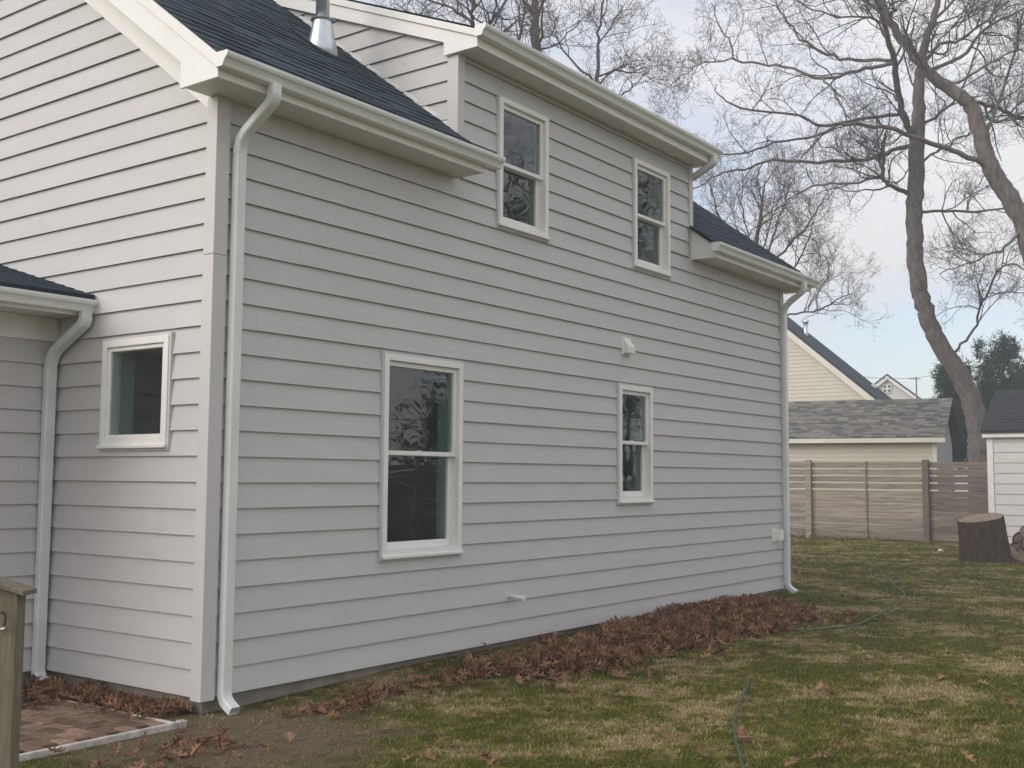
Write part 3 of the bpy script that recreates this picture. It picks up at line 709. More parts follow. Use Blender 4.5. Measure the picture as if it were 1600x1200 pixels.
for sg in (1, -1):
    f = (lambda y: y) if sg > 0 else (lambda y: 2*ry-y)
    p = [(f(ey-.4), ez-hs*.4+.02), (f(ry), rz+.02), (f(ry), rz+.17), (f(ey-.4), ez-hs*.4+.17)]
    loc(MB().prism([(HX-.25, y, z) for y, z in p], (2.3, 0, 0)).build('roof', 'shingle_blue', None), nh)
    p = [(f(ey-.4), ez-hs*.4-.28), (f(ry), rz-.28), (f(ry), rz+.02), (f(ey-.4), ez-hs*.4+.02)]
    loc(MB().prism([(HX-.27, y, z-.003) for y, z in p], (.12, 0, 0)).build('fascia', 'cream_white', None), nh)
cv = at(0, HX+1.2, 1259, 524); cyl = loc(MB().tube([cv+Vector((0, 0, -.5)), cv+Vector((0, 0, .62))], .11, 12).build('roof_pipe', 'galvanized', None, smooth=True), nh)
loc(MB().tube([cv+Vector((0, 0, .60)), cv+Vector((0, 0, .70))], [.17, .15], 12).build('cap', 'galvanized', None), nh)
sv = at(0, HX+1.5, 1365, 608); loc(MB().tube([sv+Vector((0, 0, -.7)), sv+Vector((0, 0, .22))], .10, 10).build('roof_pipe', 'gutter', None), nh)
# far white house with attic window, its gable turned to the yard
fv = ray(1400, 600); fB = Vector((fv.x, fv.y, 0)).normalized(); fA = Vector((-fB.y, fB.x, 0)); FD = 88
fpk = dep(1386, 588, FD); sR = .80; hw = 6.0; O_ = Vector((fpk.x, fpk.y, 0))
fh = thing('far_house', 'far pale grey house with small white attic window, between garage roof and sky', 'house', (fpk.x, fpk.y, GZ))
def fpt(a, b, z): return O_ + fA*a + fB*b + Vector((0, 0, z))
def fpr(pts, b0, b1, name, m):
    return loc(MB().prism([fpt(a, b0, z) for a, z in pts], fB*(b1-b0)).build(name, m, None), fh)
fpr([(-hw, GZ), (hw, GZ), (hw, fpk.z-sR*hw), (0, fpk.z), (-hw, fpk.z-sR*hw)], 0, 10, 'wall', 'shed_siding')
for sg in (1, -1):
    fpr([(0, fpk.z+.02), (sg*(hw+.3), fpk.z+.02-sR*(hw+.3)), (sg*(hw+.3), fpk.z+.2-sR*(hw+.3)), (0, fpk.z+.2)], -.3, 10.3, 'roof', 'shingle_dark')
    fpr([(0, fpk.z-.26), (sg*(hw+.3), fpk.z-.26-sR*(hw+.3)), (sg*(hw+.3), fpk.z+.015-sR*(hw+.3)), (0, fpk.z+.015)], -.32, -.12, 'fascia', 'paint_white')
wa = dep(1379, 601, FD); wb = dep(1393, 614, FD); a0_, a1_ = (wb-O_).dot(fA), (wa-O_).dot(fA)
fw = fpr([(a0_, wb.z), (a1_, wb.z), (a1_, wa.z), (a0_, wa.z)], -.10, -.005, 'window', 'paint_white')
for i in (0, 1):
    for j in (0, 1):
        wy = (a1_-a0_)/2; wz = (wa.z-wb.z)/2; y0 = a0_+wy*i; z0 = wb.z+wz*j
        x = fpr([(y0+.07, z0+.07), (y0+wy-.07, z0+.07), (y0+wy-.07, z0+wz-.07), (y0+.07, z0+wz-.07)], -.13, -.101, 'pane', 'room_dark'); x.parent = fw; x.location = (0, 0, 0)
# utility pole and wire
pb = dep(1432, 612, 75); pt = dep(1432, 589, 75)
up_ = thing('utility_pole', 'thin utility pole with crossarm standing beside the far house', 'utility pole', (pb.x, pb.y, GZ))
loc(MB().tube([(pb.x, pb.y, GZ-.2), (pb.x, pb.y, pt.z)], [.055, .045], 8).build('pole', 'pole_wood', None, smooth=True), up_)
cx_ = Vector((_r.x, _r.y, 0)).normalized(); c0 = Vector((pb.x, pb.y, pt.z-.15))
loc(MB().obox(c0-cx_*.45-Vector((.03, 0, 0)), cx_*.75, (.06, 0, 0), (0, 0, .05)).build('crossarm', 'pole_wood', None), up_)
wa_ = dep(1345, 588.5, 62); wb_ = dep(1490, 580, 62)
wire = MB().tube([wa_.lerp(wb_, k/12)-Vector((0, 0, .25*math.sin(math.pi*k/12))) for k in range(13)], .012, 5).build('wire', 'iron')
tag(wire, 'thin overhead wire crossing the sky above the far house', 'wire')
# shed on the right
SX = 21.0
s0 = at(0, SX, 1544, 676); shed = thing('garden_shed', 'pale grey clapboard garden shed with dark roof behind the stump', 'shed', (SX, s0.y, GZ))
sw = 3.4; sh = s0.z-.02
swl = loc(MB().box((SX+.0, s0.y-sw, GZ), (SX+2.6, s0.y, sh-.04)).build('wall', 'shed_siding', None), shed)
lap(shed, swl, (SX, 0, 0), (0, 1, 0), (-1, 0, 0), s0.y-sw, s0.y-.10, GZ+.16, sh-.09, .225, 'shed_siding')
for c in swl.children: c.location = (0, 0, 0)
loc(MB().box((SX-.035, s0.y-.095, GZ), (SX-.0005, s0.y+.03, sh-.095)).build('corner_board', 'paint_white', None), shed)
loc(MB().box((SX-.13, s0.y-sw-.1, sh-.09), (SX-.10, s0.y+.10, sh+.02)).build('fascia', 'paint_white', None), shed)
loc(MB().box((SX-.0995, s0.y-sw-.1, sh-.09), (SX-.0005, s0.y+.10, sh-.078)).build('soffit', 'paint_white', None), shed)
st = at(0, SX+1.3, 1563, 613)
p = [(SX-.16, sh+.0), (SX+1.3, st.z), (SX+1.3, st.z+.05), (SX-.16, sh+.05)]
sro = loc(MB().prism([(x, s0.y+.12, z) for x, z in p], (0, -sw-.3, 0)).build('roof', 'shingle_dark', None), shed)
p = [(SX+2.76, sh+.0), (SX+1.3, st.z-.002), (SX+1.3, st.z+.048), (SX+2.76, sh+.05)]
loc(MB().prism([(x, s0.y+.12, z) for x, z in p], (0, -sw-.3, 0)).build('roof', 'shingle_dark', None), shed)
loc(MB().prism([(SX+.05, s0.y-.01, sh-.05), (SX+2.55, s0.y-.01, sh-.05), (SX+1.3, s0.y-.01, st.z-.08)], (0, -.1, 0)).build('gable', 'shed_siding', None), shed)
dv_ = Vector((1.46, 0, st.z-sh)); shingle_field('shingles', (SX-.17, s0.y-sw-.17, sh+.054), (0, 1, 0), dv_.normalized(), sw+.3, dv_.length, .142, 'shingle_dark', sro, shed.location)

# ------------------------------------------------------------------ stump, firewood, litter
def lump(rings, sides, seed, jag):
    rg = random.Random(seed); V = []; ph = [rg.uniform(0, 6.28) for _ in range(6)]
    for (c, r, ax) in rings:
        c = Vector(c)
        for j in range(sides):
            g = 2*math.pi*j/sides
            k = 1+jag*(math.sin(3*g+ph[0])*.5+math.sin(7*g+ph[1])*.35+math.sin(15*g+ph[2])*.3)
            rr = r(g) if callable(r) else r
            V.append(c+Vector((math.cos(g)*rr*k, math.sin(g)*rr*k, ax[0]*math.cos(g)*rr+ax[1]*math.sin(g)*rr)))
    n = len(rings); F = [(i*sides+j, i*sides+(j+1) % sides, (i+1)*sides+(j+1) % sides, (i+1)*sides+j) for i in range(n-1) for j in range(sides)]
    return V, F
sb = at(2, GZ, 1541, 877)
stump = thing('tree_stump', 'big dark barked tree stump with pale sawn top standing on the lawn', 'stump', sb)
lean = Vector((-_r.x, -_r.y, 0))*.09
rr0 = lambda g: .50+.14*max(0, math.cos(g+1.2))**3
V, F = lump([(lean*0+Vector((0, 0, -.05)), rr0, (0, 0)), (lean*.15+Vector((0, 0, .12)), .465, (0, 0)), (lean*.5+Vector((0, 0, .45)), .44, (0, 0)), (lean*.9+Vector((0, 0, .76)), .425, (.12, -.07)), (lean+Vector((0, 0, .85)), .415, (.19, -.09))], 48, 3, .075)
so_ = MB().add(V, F).build('bark', 'stump_bark', stump, smooth=True)
top = V[-48:]; MB().add([Vector(v)+Vector((0, 0, -.004)) for v in top]+[sum(top, Vector())/48+Vector((0, 0, .004))], [(i, (i+1) % 48, 48) for i in range(48)]).build('cut_face', 'cut_wood', stump)
rt = sb+Vector((_r.x, _r.y, 0))*.42
rootm = MB().tube([Vector((_r.x, _r.y, 0))*.30+Vector((0, 0, .30)), Vector((_r.x, _r.y, 0))*.48+Vector((0, 0, .10)), Vector((_r.x, _r.y, 0))*.75+Vector((-.1, 0, -.03))], [.16, .15, .08], 12).build('root', 'cut_wood', stump, smooth=True)
fire = [(1590, 866, .20, .10), (1602, 869, .17, .40), (1597, 846, .19, -.2), (1612, 850, .2, .3), (1606, 832, .16, .1)]
flab = ['round dark firewood log lying against the stump at the foot of the heap', 'split firewood log at the outer foot of the heap', 'dark firewood log resting on the log against the stump', 'thick firewood log on the second layer away from the stump', 'small firewood log topping the heap beside the shed']
for i, (u, v, r_, a_) in enumerate(fire):
    c = at(0, 18.9, u, v); c.z = max(c.z, GZ+r_*.85)
    dirv = Vector((math.cos(a_), math.sin(a_), 0))
    f_ = thing('firewood_log', flab[i], 'log', c, 'firewood heap')
    pa = [-dirv*.0, dirv*.15, dirv*.30, dirv*.45]
    rng = random.Random(i); MB().tube(pa, [r_*rng.uniform(.93, 1.05) for _ in pa], 14).build('bark', 'stump_bark', f_)
    MB().tube([-dirv*.012, -dirv*.002], r_*.86, 14).build('cut_face', 'cut_wood', f_)
wsp = at(2, GZ, 1470, 862); V, F = lump([((0, 0, -.02), .05, (0, 0)), ((0, 0, .03), .06, (0, 0)), ((0, 0, .06), .03, (0, 0))], 10, 5, .12)
tag(MB().add([v+wsp for v in V], F+[tuple(range(20, 30))]).build('stone', 'rubble'), 'small white stone lying on the grass before the fence', 'stone')
sbk = MB(); sbk.obox((8.35, -.42, GZ-.03), (.62, 0, 0), (0, .26, 0), (0, 0, .075)); tag(sbk.build('splash_block', 'concrete', None, bevel=.01), 'low grey concrete block on the ground under the far end of the siding', 'block')

# ------------------------------------------------------------------ leaves
def leaf_proto():
    # pin oak leaf: midrib with three pairs of pointed lobes, 1 unit long
    half = [(0, .0), (.10, .05), (.20, .07), (.24, .30), (.33, .10), (.42, .12), (.50, .46), (.58, .13), (.66, .12), (.76, .34), (.80, .10), (.90, .10), (1.0, 0)]
    mid = [(x, 0) for x, _ in half]
    P = [(x, 0) for x, _ in half]+[(x, y) for x, y in half[1:-1]]+[(x, -y) for x, y in half[1:-1]]
    n = len(half); F = []
    for s_ in (0, 1):
        o = n+s_*(n-2)
        idx = [0]+[o+i for i in range(n-2)]+[n-1]
        for i in range(n-1):
            t3 = [i, i+1, idx[i+1], idx[i]]; t3 = list(dict.fromkeys(t3))
            if len(t3) == 4: F += [t3[:3], [t3[0], t3[2], t3[3]]]
            else: F.append(t3)
    return np.array(P), np.array(F)
LP, LF = leaf_proto()
def leaves(centers, normals_tilt, size, lift=None):
    V = []; F = []; A = []; n = len(LP)
    for i, c in enumerate(centers):
        sz = size*RNG.uniform(.65, 1.2); cu = RNG.uniform(.2, 1.5)*RNG.choice((-1, 1, 1)); fold = RNG.uniform(.1, .9)
        x = (LP[:, 0]-.5); y = LP[:, 1]*RNG.uniform(.7, 1.0)
        z = cu*(x*x)*.8 + np.abs(y)*fold
        p = np.stack([x, y, z], 1)*sz
        a, b, g = RNG.uniform(0, 6.28), RNG.normal(0, normals_tilt), RNG.normal(0, normals_tilt)
        M = np.array(Matrix.Rotation(a, 3, 'Z') @ Matrix.Rotation(b, 3, 'X') @ Matrix.Rotation(g, 3, 'Y'))
        p = p @ M.T; p[:, 2] -= p[:, 2].min()*.6
        V.append(p+c); F.append(LF+n*i); A.append(np.full(n, RNG.beta(.9, 1.3)))
    return np.concatenate(V), np.concatenate(F), np.concatenate(A)
def pile_h(x, y):
    # drift of raked leaves along the wall between x = 2.5 and 8.3
    yc = np.interp(x, (2.4, 4.1, 5.6, 7, 8.4), (-.85, -.74, -.72, -.70, -.48)); ww = np.interp(x, (2.4, 3.2, 4.1, 5.6, 6.6, 7.6, 8.4), (.18, .30, .40, .66, .70, .55, .25))*(1+.14*math.sin(x*4.3)+.08*math.sin(x*9.1)); e = min(1, max(0, (x-2.3)/1.0))*min(1, max(0, (8.5-x)/.7))*(.8+.2*math.sin(x*2.9+1))
    return .135*e*max(0, 1-((y-yc)/ww)**2)
C_ = []
for _ in range(620):                              # strays round the heap
    x = RNG.uniform(2.0, 8.3); y = -.72+RNG.normal(0, .42)
    if y < -.05: C_.append((x, y, float(gz(x, y))+.012+pile_h(x, y)))
while len(C_) < 5600:
    x = RNG.uniform(2.3, 8.6); y = RNG.uniform(-1.45, -.03); h = pile_h(x, y)
    if h > .012*RNG.uniform(.3, 1.5): C_.append((x, y, float(gz(x, y)) + h*RNG.uniform(.55, 1.0)))
V, F, A = leaves(C_, .6, .145)
pm = []; nx, ny = 60, 18
for j in range(ny):
    for i in range(nx):
        x = 2.3+6.3*i/(nx-1); y = -1.45+1.42*j/(ny-1); pm.append((x, y, float(gz(x, y))-.02+pile_h(x, y)*.68))
pile = npmesh('leaf_pile', V, F, 'leaf', attr=A, kind='stuff'); tag(pile, 'long heap of red brown oak leaves raked against the house wall', 'leaves')
x = npmesh('pile_core', pm, [(j*nx+i, j*nx+i+1, (j+1)*nx+i+1, (j+1)*nx+i) for j in range(ny-1) for i in range(nx-1)], 'leaf', pile, attr=[.1]*len(pm)); x['kind'] = 'stuff'
C_ = []
for _ in range(380):                              # drift in the corner by the wing and along the gable foot
    x = -abs(RNG.normal(.05, .17)); y = RNG.uniform(.1, 1.8); 
    if x > -.01: x = -.05
    C_.append((x, y, GZ+RNG.uniform(0, .03)+.01*max(0, y-.7)))
for _ in range(160): C_.append((RNG.uniform(-1.6, -.1), RNG.uniform(1.05, 1.75), GZ+RNG.uniform(.0, .035)))
V, F, A = leaves(C_, .5, .12)
tag(npmesh('leaf_drift', V, F, 'leaf', attr=A, kind='stuff'), 'dead leaves drifted into the corner below the small window', 'leaves')
C_ = []
for _ in range(230):                              # thin line of leaves along the long wall
    x = RNG.uniform(.3, 3.4); y = -.35-.12*x+RNG.normal(0, .11)-(.15 if x < 1 else 0); C_.append((x, y, float(gz(x, y))+.012))
for _ in range(50): C_.append((RNG.uniform(-1.3, -.4), RNG.normal(-.75, .16), GZ+.012))
for _ in range(160): C_.append((24.1+RNG.uniform(-.5, .3), RNG.uniform(3.2, 7.6), GZ+RNG.uniform(.01, .08)))
V, F, A = leaves(C_, .4, .115)
tag(npmesh('leaf_litter', V, F, 'leaf', attr=A, kind='stuff'), 'loose brown leaves strewn along the wall foot and the fence foot', 'leaves')
# single leaves on the lawn
vars_ = []
for k in range(6):
    V, F, A = leaves([(0, 0, 0)], .25, .108); me = bpy.data.meshes.new('fallen_leaf'); me.from_pydata(V.tolist(), [], F.tolist()); me.materials.append(MAT['leaf_tan']); vars_.append(me)
spots = [(1020,943),(880,1010),(1015,1050),(872,1075),(930,1195),(1105,1125),(1280,1075),(1300,1085),(1395,1100),(1435,1115),(1440,1095),(1180,1130),(1175,1165),(1330,1140),(1530,1165),(1430,1147),(1537,1068),(1360,1067),(1585,1070),(1571,1104),(660,1090),(600,1140),(520,1160),(440,1175),(560,1180),(500,1110),(690,1165),(740,1120),(790,1150),(445,1100),(380,1110),(630,1105),(1240,1180),(1100,1180),(1000,1130),(960,1095),(850,1150),(760,1190),(1490,1190),(1555,1130),(1220,1115),(1310,1170),(1385,1185)]
rg = random.Random(5)
for _ in range(60): spots.append((rg.uniform(430, 1595), rg.uniform(1000, 1195)))
for _ in range(24): spots.append((rg.uniform(1240, 1590), rg.uniform(885, 990)))
for (u, v) in spots:
    p = at(2, GZ+.02, u, v)
    if p.y > -.5 and p.x > -.3: continue
    o = bpy.data.objects.new('fallen_leaf', rg.choice(vars_)); COL.objects.link(o); o.location = p; o.rotation_euler = (rg.uniform(-.3, .3), rg.uniform(-.3, .3), rg.uniform(0, 6.28)); o.scale = [rg.uniform(.75, 1.25)]*3
    tag(o, 'curled tan oak leaf lying singly on the open lawn', 'leaf', 'single leaves on the lawn')

# ------------------------------------------------------------------ grass
def lawn_blades():
    n = 400000
    r = 5.2+(RNG.random(n)**1.75)*27; a = RNG.uniform(R(-4), R(66), n)
    x = CAM.x+r*np.cos(a); y = CAM.y+r*np.sin(a)
    ok = ~((x > -.02) & (y > -.03) & (x < LEN+.05)) & ~((x < -.27) & (y > -.2)) & (x < 24.2) & ~((x <= 0) & (y > 0.02))
    far = np.clip((r-6)/20, 0, 1)
    bare = np.minimum(1, 1.25*np.exp(-((x+.2)**2+(y+.75)**2)/1.1))           # worn soil near the corner
    ok &= RNG.random(n) > bare*.9
    x, y, r, far = x[ok], y[ok], r[ok], far[ok]; m = len(x)
    zg = gz(x, y)
    tuft = np.clip(np.sin(x*3.1+1.3*np.sin(y*2.3))*np.sin(y*2.7+1.1*np.sin(x*1.9)), 0, 1)
    h = RNG.uniform(.006, .018, m)*(1+far*.5)*(1+.35*tuft); wd = RNG.uniform(.0009, .0019, m)*(1+far*3.5); L_ = h*RNG.uniform(.8, 3.2, m)
    th = RNG.uniform(0, 6.283, m); dx, dy = np.cos(th), np.sin(th); px_, py_ = -dy, dx
    ap = RNG.uniform(0, 6.283, m); 
    P = np.zeros((m, 5, 3), np.float32)
    P[:, 0] = np.stack([x-px_*wd, y-py_*wd, zg-.004], 1); P[:, 1] = np.stack([x+px_*wd, y+py_*wd, zg-.004], 1)
    P[:, 2] = np.stack([x+dx*L_*.45+px_*wd*.8, y+dy*L_*.45+py_*wd*.8, zg+h*.75], 1); P[:, 3] = np.stack([x+dx*L_*.45-px_*wd*.8, y+dy*L_*.45-py_*wd*.8, zg+h*.75], 1)
    P[:, 4] = np.stack([x+dx*L_, y+dy*L_, zg+h*RNG.uniform(.5, 1.05, m)], 1)
    b = np.arange(m)[:, None]*5
    F = np.concatenate([b+np.array([0, 1, 2]), b+np.array([0, 2, 3]), b+np.array([3, 2, 4])])
    o = npmesh('grass', P.reshape(-1, 3), F, 'grass', attr=np.repeat(RNG.random(m), 5), kind='stuff')
    tag(o, 'short patchy green and straw coloured winter grass covering the lawn', 'grass')
lawn_blades()
def clods():
    V = []; F = []
    for i in range(900):
        x, y = rg.gauss(-.2, .75), rg.gauss(-.8, .38)
        if y > -.24: continue
        r_ = rg.choice((.004, .006, .009, .013)); z = float(gz(x, y)); b = len(V); k = [rg.uniform(.6, 1.3) for _ in range(6)]
        V += [(x-r_*k[0], y, z), (x+r_*k[1], y, z), (x, y-r_*k[2], z), (x, y+r_*k[3], z), (x, y, z+r_*k[4]), (x, y, z-r_)]
        F += [(b, b+2, b+4), (b+2, b+1, b+4), (b+1, b+3, b+4), (b+3, b, b+4)]
    tag(npmesh('soil_crumbs', V, F, 'crumbs', kind='stuff'), 'crumbs of bare earth and grit round the house corner', 'soil')
clods()
def straws():
    V = []; F = []
    for i in range(420):
        u, v = rg.uniform(420, 1598), rg.uniform(985, 1198); p = at(2, GZ+.024, u, v)
        if p.y > -.4 and p.x > -.3: continue
        a = rg.uniform(0, 6.28); l = rg.uniform(.03, .11); d = Vector((math.cos(a), math.sin(a), rg.uniform(-.05, .15))); q = Vector((-d.y, d.x, 0))*rg.uniform(.0015, .004); b = len(V)
        V += [p-d*l/2-q, p-d*l/2+q, p+d*l/2+q, p+d*l/2-q]; F.append((b, b+1, b+2, b+3))
    o = npmesh('straw', [tuple(x) for x in V], F, 'leaf_tan', kind='stuff'); tag(o, 'scattered pale straws and bits of dry grass on the lawn', 'straw')
straws()

# ------------------------------------------------------------------ garden hose
hp_ = [(1172,1260,.02),(1164,1215,.02),(1155,1180,.025),(1148,1150,.025),(1147,1125,.025),(1153,1102,.02),(1163,1082,.012),(1172,1060,-.01),(1185,1035,-.03),(1205,1008,-.03),(1230,994,-.005),(1262,986,.015),(1300,981,.02),(1335,977,.022),(1362,966,.024),(1385,953,.024),(1405,941,.024),(1414,931,.024),(1408,922,.024),(1396,914,.024),(1392,907,.024),(1399,902,.03),(1409,905,.035),(1410,911,.03),(1400,911,.024),(1385,903,.024),(1372,897,.024)]
pts = [at(2, GZ+z, u, v) for u, v, z in hp_]
def catmull(p, n=6):
    o = []
    for i in range(len(p)-1):
        a, b, c, d = p[max(0, i-1)], p[i], p[i+1], p[min(len(p)-1, i+2)]
        for k in range(n):
            t_ = k/n; o.append(.5*((2*b)+(c-a)*t_+(2*a-5*b+4*c-d)*t_*t_+(3*b-a-3*c+d)*t_**3))
    o.append(p[-1]); return o
tag(MB().tube(catmull(pts), .0085, 8).build('garden_hose', 'hose', None, smooth=True), 'thin green garden hose winding across the lawn and ending in a loop', 'hose')

# ------------------------------------------------------------------ trees
class Tubes:
    def __init__(s): s.V = []; s.F = []; s.n = 0
    def add(s, P, r, k):
        P = np.asarray(P, float); m = len(P); T = np.gradient(P, axis=0); T /= np.linalg.norm(T, axis=1)[:, None]+1e-9
        h = np.array([.31, .17, .93]); a = np.cross(T, h); a /= np.linalg.norm(a, axis=1)[:, None]+1e-9; b = np.cross(T, a)
        g = np.arange(k)*2*np.pi/k
        ringv = P[:, None]+(a[:, None]*np.cos(g)[None, :, None]+b[:, None]*np.sin(g)[None, :, None])*np.asarray(r)[:, None, None]
        s.V.append(ringv.reshape(-1, 3)); i = np.arange(m-1)[:, None]*k; j = np.arange(k)[None]
        s.F.append((s.n+np.stack([i+j, i+(j+1) % k, i+k+(j+1) % k, i+k+j], -1)).reshape(-1, 4)); s.n += m*k
    def build(s, name, m, parent, kind=None):
        V = np.concatenate(s.V)-np.array(parent.location); return npmesh(name, V, np.concatenate(s.F), m, parent, smooth=True, kind=kind)
def cm_np(P, n=4):
    return np.array([list(v) for v in catmull([Vector(p) for p in P], n)])
def sprout(P, r, level, tw, rs, lens, nums, upw=.12, wig=.24, t0=.2, mid=None):
    """grow crooked side shoots from path P (radii r)"""
    m = len(P); L_ = lens[level]
    n = nums[level]; n = max(2, int(n*rs.uniform(.8, 1.2)))
    for _ in range(n):
        t_ = t0+(1-t0)*rs.random()**.9; f = t_*(m-1); i = min(int(f), m-2); p = P[i]+(P[i+1]-P[i])*(f-i); d = P[i+1]-P[i]; d = d/(np.linalg.norm(d)+1e-9)
        q = rs.normal(size=3); q -= d*q.dot(d); q /= np.linalg.norm(q)+1e-9
        ang_ = rs.uniform(.5, 1.15); v = d*math.cos(ang_)+q*math.sin(ang_); v[2] += upw
        v /= np.linalg.norm(v); l = L_*rs.uniform(.45, 1.15)*(1-.35*t_); ns = 6 if level < 2 else (4 if level == 2 else 3)
        Q = [p]; 
        for k in range(ns):
            v = v+rs.normal(size=3)*wig; v[2] += upw*.25; v /= np.linalg.norm(v); Q.append(Q[-1]+v*l/ns)
        Q = np.array(Q); ra = min(r[i]*.55, [.038, .020, .0105, .0065][min(level, 3)]*rs.uniform(.7, 1.2)); rb = max(ra*.35, .004)
        rq = np.linspace(ra, rb, len(Q)); tw.add(Q, rq, 5 if level == 0 else (4 if level == 1 else 3))
        if level+1 < len(lens): sprout(Q, rq, level+1, tw, rs, lens, nums, upw, wig)
def guided_tree(name, label, trunk, limbs, depth, seed, lens, nums, pxm, mbark='bark', mtw='twig', base=None, group=None, upw=.1):
    """trunk/limbs are drawn as (u, v, width px) in the photograph at the tree's own distance; limbs swing towards or away from it"""
    rs = np.random.default_rng(seed); tr = [dep(u, v, depth) for u, v, w_ in trunk]
    if base: tr = [Vector(base)] + tr
    root = thing(name, label, 'tree', (tr[0].x, tr[0].y, GZ), group)
    wr_ = [w_*depth/FPX/2 for u, v, w_ in trunk]
    if base: wr_ = [wr_[0]*1.25]+wr_
    P = cm_np(tr, 5); rr = np.interp(np.linspace(0, len(tr)-1, len(P)), range(len(tr)), wr_)
    P[1:-1] += rs.normal(size=P[1:-1].shape)*.02
    t_ = Tubes(); t_.add(P, rr, 14); t_.build('trunk', mbark, root)
    tw = Tubes(); k = int(len(P)*.55); sprout(P[k:], rr[k:], 0, tw, rs, lens, nums, upw)
    for lb in limbs:
        sw = rs.uniform(-.75, .75) if len(lb[0]) == 2 or True else 0
        pts_ = [dep(q[0], q[1], depth+sw*pxm*math.dist(q[:2], lb[0][:2])*.0165) for q in lb]
        wds = [q[2]*.72*depth/FPX/2 for q in lb]
        Q = cm_np(pts_, 4); rq = np.interp(np.linspace(0, len(pts_)-1, len(Q)), range(len(pts_)), wds)
        Q[1:] += rs.normal(size=Q[1:].shape)*.022
        l_ = Tubes(); l_.add(Q, rq, 8); l_.build('limb', mbark, root)
        sprout(Q, rq, 0, tw, rs, lens, nums, upw, t0=.12)
    tw.build('crown', mtw, root, kind='stuff')
    return root
def B_(*p): return [(a, b, c) for a, b, c in p]
TD = 29.5
b0 = dep(1534, 760, TD); 
oak = guided_tree('oak_tree', 'bare tree with curving slender trunk rising behind the plank fence', 
    [(1534,725,40),(1530,680,36),(1519,630,31),(1496,580,29),(1472,545,27),(1455,510,26),(1443,475,26),(1434,435,26),(1429,380,25),(1428,337,25),(1431,280,25),(1433,225,24),(1435,170,19),(1437,120,16),(1443,80,13),(1455,40,11),(1466,0,9),(1478,-60,7),(1490,-130,4)],
    [B_((1428,226,10),(1400,232,9),(1367,247,8),(1300,253,7.5),(1210,251,6),(1161,266,5),(1124,272,4),(1082,296,2.5)),
     B_((1418,302,10),(1395,292,9),(1382,281,9),(1379,259,8),(1380,235,7),(1383,210,5)),
     B_((1381,275,6),(1326,287,5),(1277,289,4.5),(1240,307,3),(1215,325,2)),
     B_((1412,176,8),(1360,184,7),(1322,191,6.5),(1277,210,5.5),(1210,225,4.5),(1157,240,3.5),(1105,238,2)),
     B_((1428,221,15),(1416,190,14),(1408,165,13),(1401,124,13),(1394,82,12),(1379,30,10),(1371,0,9),(1358,-60,6),(1350,-120,3)),
     B_((1399,94,8),(1337,94,7),(1292,84,6),(1259,67,5.5),(1232,34,4.5),(1210,0,3.5),(1195,-30,2)),
     B_((1397,99,9),(1360,105,8),(1322,116,7.5),(1285,122,7),(1240,109,6),(1202,101,5.5),(1150,94,5),(1142,67,4.5),(1124,41,3.5),(1112,5,2)),
     B_((1150,94,3.5),(1110,97,3),(1075,112,2),(1050,135,1.5)),
     B_((1439,331,7),(1480,330,6),(1525,331,5),(1577,326,4),(1610,330,3)),
     B_((1442,112,9),(1499,90,8),(1532,52,7),(1555,34,6),(1600,15,4.5),(1640,0,3)),
     B_((1487,552,6),(1508,532,5.5),(1525,507,5),(1532,480,5),(1547,446,4.5),(1562,420,4),(1585,414,3.5),(1612,425,2.5)),
     B_((1432,200,7),(1470,175,6),(1500,140,5),(1520,95,4),(1535,40,3),(1540,-10,2)),
     B_((1285,122,5),(1305,150,4),(1320,175,3),(1335,200,2)),
     B_((1460,30,7),(1500,-10,5),(1530,-60,3)), B_((1375,20,6),(1330,-20,5),(1290,-60,3)),
     B_((1430,262,6),(1465,235,5),(1500,215,4),(1540,195,2.5))],
    TD, 21, (1.9, .95, .5, .3), (11, 6, 4.6, 3.2), 1, base=(b0.x, b0.y, GZ-.2))
b1 = dep(1660, 760, 26)
guided_tree('oak_tree', 'bare leaning tree with thick trunk beside the shed, limbs crossing its slender neighbour',
    [(1655,640,38),(1640,520,35),(1622,430,32),(1600,350,30),(1572,300,28),(1546,258,26),(1530,205,24),(1517,165,22),(1490,143,20),(1455,118,17),(1422,80,14),(1391,34,11),(1374,-10,9),(1355,-70,6),(1340,-130,3)],
    [B_((1546,262,12),(1500,240,11),(1450,222,10),(1400,203,9),(1365,196,8),(1310,193,7),(1277,195,6),(1247,180,5),(1157,168,4),(1124,150,2.5),(1118,132,1.5)),
     B_((1521,160,9),(1550,165,8),(1575,178,8),(1610,184,7),(1650,180,5)),
     B_((1519,205,7),(1560,190,6),(1590,180,5)),
     B_((1440,100,8),(1470,70,7),(1500,60,6),(1545,30,5),(1580,-10,3)),
     B_((1600,352,8),(1570,385,6),(1540,400,4.5),(1500,415,3),(1470,425,2)),
     B_((1400,45,6),(1360,30,5),(1310,25,4),(1260,10,3),(1220,-20,2)),
     B_((1535,225,7),(1575,120,6),(1590,60,5),(1605,0,4)),
     B_((1480,135,6),(1530,110,5),(1570,85,4),(1610,75,3))],
    26, 33, (1.7, .9, .48, .28), (11, 6, 4.4, 3.2), 1, base=(b1.x, b1.y, GZ-.2))
b2 = dep(880, 700, 27)
